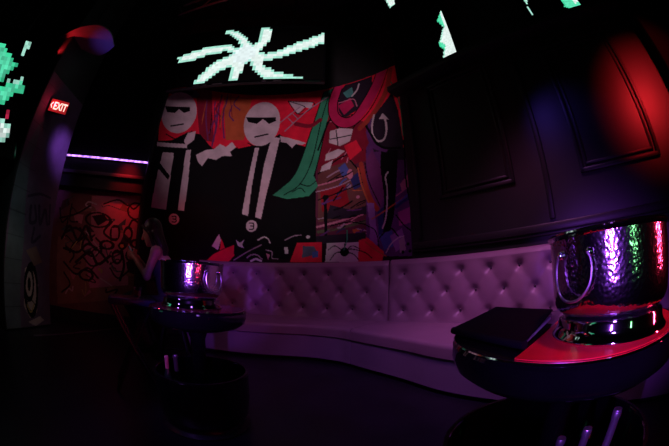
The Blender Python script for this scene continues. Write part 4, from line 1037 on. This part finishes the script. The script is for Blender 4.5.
t = thing('lighting_truss', 'dim red lit pipe truss hanging above the wide screen', 'truss', (-1.6, 3.2, 6.0))
bm = tube([(-1.6, .12, 0), (1.9, -.2, 0)], .03, 10); tube([(-1.6, .12, .35), (1.9, -.2, .35)], .03, 10, bm=bm)
obj('rails', bm, M_truss, t)
for k in range(8):
    x = -1.5 + k * .45; y = .12 - (x + 1.6) * .0914; obj('brace', tube([(x, y, 0), (x + .22 * (1 if k % 2 else -1), y, .35)], .016, 8), M_truss, t)
for x in (-1.3, 1.6): obj('hanger', tube([(x, .0, .35), (x, .0, H - 6.0)], .014, 8), M_truss, t)

def par_can(label, loc, aim, color, energy, size=28, blend=.6, up=None, r=.07, emit=4.0):
    """a spotlight fixture: can, lens, yoke, and the lamp it holds"""
    loc = Vector(loc); d = (Vector(aim) - loc).normalized(); q = d.to_track_quat('-Z', 'Y')
    t = thing('spotlight', label, 'spotlight', tuple(loc), 0, 'stage spotlights')
    R = q.to_matrix().to_4x4()
    c = obj('can', lathe([(0, .20), (r * .8, .20), (r, .15), (r, .0), (r * .93, .0), (r * .93, .05), (0, .05)], 32), M_black, t); c.matrix_basis = R
    l = obj('lens', lathe([(0, .018), (r * .9, .018), (r * .9, .022), (0, .022)], 32), mat('lens', (.02, .02, .02), emit=color, estr=emit), t); l.matrix_basis = R
    z = up if up else H
    obj('yoke', tube([(0, 0, .12), (0, 0, z - loc.z)], .012, 8), M_dark_metal, t)
    ld = bpy.data.lights.new('lamp', 'SPOT'); ld.energy = energy; ld.color = color; ld.spot_size = math.radians(size); ld.spot_blend = blend; ld.shadow_soft_size = .05
    lo = bpy.data.objects.new('lamp', ld); COL.objects.link(lo); lo.parent = t; lo.rotation_mode = 'QUATERNION'; lo.rotation_quaternion = q; lo.location = d * .03
    return t
def bare(name, kind, loc, aim, color, energy, size=.2, spot=60, blend=1.0, size_y=None, spread=180):
    ld = bpy.data.lights.new(name, kind); ld.energy = energy; ld.color = color
    if kind == 'AREA': ld.size = size; ld.shape = 'RECTANGLE' if size_y else 'DISK'; ld.size_y = size_y or size; ld.spread = math.radians(spread)
    else: ld.shadow_soft_size = size
    if kind == 'SPOT': ld.spot_size = math.radians(spot); ld.spot_blend = blend
    o = bpy.data.objects.new(name, ld); COL.objects.link(o); o.location = loc
    if aim is not None: o.rotation_mode = 'QUATERNION'; o.rotation_quaternion = (Vector(aim) - Vector(loc)).normalized().to_track_quat('-Z', 'Y')
    return o

# ------------------------------------------------------------------ light
MAG, VIO, RED, BLU, GRN = (1, .30, .85), (.42, .16, 1), (1, .02, .03), (.16, .08, 1), (.1, 1, .35)
bare('sofa_wash', 'SPOT', (.5, .9, 4.6), (1.75, 2.3, .75), (1, .28, .88), 330, .3, 44, 1)
bare('sofa_wash', 'SPOT', (-.2, .8, 4.2), (-.1, 3.8, .8), (1, .28, .90), 84, .3, 60, 1)
bare('floor_wash', 'SPOT', (.2, .2, 4.0), (.75, 2.4, .2), VIO, 150, .3, 50, 1)
bare('floor_wash', 'SPOT', (-1.4, .2, 4.0), (-.9, 1.0, 0), (.25, .12, 1), 14, .2, 50, 1)
bare('mural_wash', 'SPOT', (-.5, .3, 2.6), (-.95, 4.7, 3.5), (1, .66, .78), 250, .3, 62, .7)
bare('mural_red', 'SPOT', (-1.5, 2.9, 3.2), (-2.25, 4.45, 1.75), RED, 30, .1, 36, 1)
bare('mural_red', 'SPOT', (-1.0, 2.9, 3.2), (-1.25, 4.75, 2.35), RED, 6, .1, 26, 1)
bare('mural_green', 'SPOT', (-.4, 2.6, 3.2), (-.55, 4.7, 1.8), GRN, 16, .1, 36, 1)
par_can('black spotlight throwing red light onto the right wall panel', tuple(on_right(4.1, 3.3, 1.9)), tuple(on_right(3.72, 2.66)), RED, 250, 50, 1)
bare('wall_violet', 'SPOT', tuple(on_right(1.9, 3.4, 1.4)), tuple(on_right(2.45, 2.35)), BLU, 16, .1, 50, 1)
bare('wall_red_low', 'SPOT', (.2, 1.2, 2.6), tuple(on_right(1.2, 2.6)), RED, 3, .1, 60, 1)
bare('far_red', 'SPOT', tuple(far_M(.7) @ Vector((-1.15, 0, 3.1))), tuple(far_M(0) @ Vector((-1.15, 0, 2.25))), RED, 40, .06, 46, 1)
bare('far_wash', 'SPOT', (-2.6, 2.0, 3.6), tuple(far_M(0) @ Vector((-1.75, 0, 1.2))), (1, .42, .42), 20, .2, 50, 1)
bare('pillar_violet', 'SPOT', (-3.1, 2.3, 3.0), (-4.12, 2.55, 2.6), VIO, 60, .1, 40, 1)
bare('pillar_glow', 'SPOT', (-2.6, 1.3, 2.6), (-4.05, 1.9, .45), (1, .82, .70), 16, .1, 36, 1)
bare('pillar_edge', 'SPOT', (-2.2, .6, 2.8), (-3.98, 1.75, 1.6), (.7, 1, .95), 12, .1, 30, 1)
bare('exit_glow', 'POINT', (-3.86, 1.93, 3.06), None, (1, .02, .08), 1.2, .03)
bare('panel_red', 'SPOT', (-4.15, 1.50, 3.90), (-3.7, 1.9, 4.2), RED, 15, .02, 95, 1)
bare('panel_blue', 'SPOT', (-3.4, 2.2, 3.5), (-3.45, 2.15, 4.2), BLU, 9, .02, 60, 1)
bare('ceiling_green', 'SPOT', (-3.0, .9, 4.0), (-3.4, 1.2, 7.2), (.15, 1, .5), 14, .2, 90, 1)
bare('truss_red', 'SPOT', (-2.0, 2.0, 5.0), (-2.0, 3.2, 6.0), RED, 10, .05, 80, 1)
bare('woman_glow', 'SPOT', (-2.7, 1.5, 2.0), (-1.7, 2.45, 1.25), (1, .5, .55), 5, .1, 30, 1)
# narrow area lights added behind the camera to put glints on the steel buckets
bare('glint_violet', 'AREA', (-1.15, -.85, 1.08), (.77, .53, .95), (.36, .08, 1), 3.0, .035, size_y=.75, spread=26)
bare('glint_violet', 'AREA', (-.2, -.35, 1.10), (-.89, 1.70, .95), (.36, .08, 1), 1.6, .035, size_y=.5, spread=24)
bare('glint_red', 'AREA', (2.2, -.9, 1.12), (.77, .53, .95), (1, .03, .10), 1.0, .05, size_y=.6, spread=36)
bare('glint_green', 'AREA', (.2, -1.6, 1.12), (.77, .53, .95), (.25, 1, .35), .05, .06, size_y=.5, spread=36)
bare('table_magenta', 'SPOT', (.9, .35, 3.4), (.80, .60, .8), (1, .10, .14), 78, .1, 26, 1)
bare('tray_violet', 'SPOT', (-1.35, .55, 1.5), (-.95, 1.55, .35), VIO, 22, .05, 36, 1)
bare('tray_violet', 'SPOT', (.0, -.15, 1.3), (.64, .46, .5), VIO, 12, .05, 36, 1)

w = bpy.data.worlds.new('world'); bpy.context.scene.world = w; w.use_nodes = True
w.node_tree.nodes['Background'].inputs['Color'].default_value = (.30, .22, .40, 1); w.node_tree.nodes['Background'].inputs['Strength'].default_value = .002

# ------------------------------------------------------------------ camera: fisheye lens tipped up 11 degrees
cd = bpy.data.cameras.new('camera'); cam = bpy.data.objects.new('camera', cd); COL.objects.link(cam)
cam.location = (0, 0, 1.0); cam.rotation_euler = (math.radians(101), 0, 0)
cd.type = 'PANO'; cd.sensor_fit = 'HORIZONTAL'; cd.sensor_width = 23.6; cd.sensor_height = 15.733; cd.clip_start = .02; cd.clip_end = 100
cd.panorama_type = 'FISHEYE_EQUISOLID'; cd.fisheye_lens = 10.5; cd.fisheye_fov = 1.15 * PI
sc = bpy.context.scene; sc.camera = cam
sc.view_settings.view_transform = 'Standard'; sc.view_settings.look = 'None'; sc.view_settings.exposure = 0; sc.view_settings.gamma = 1
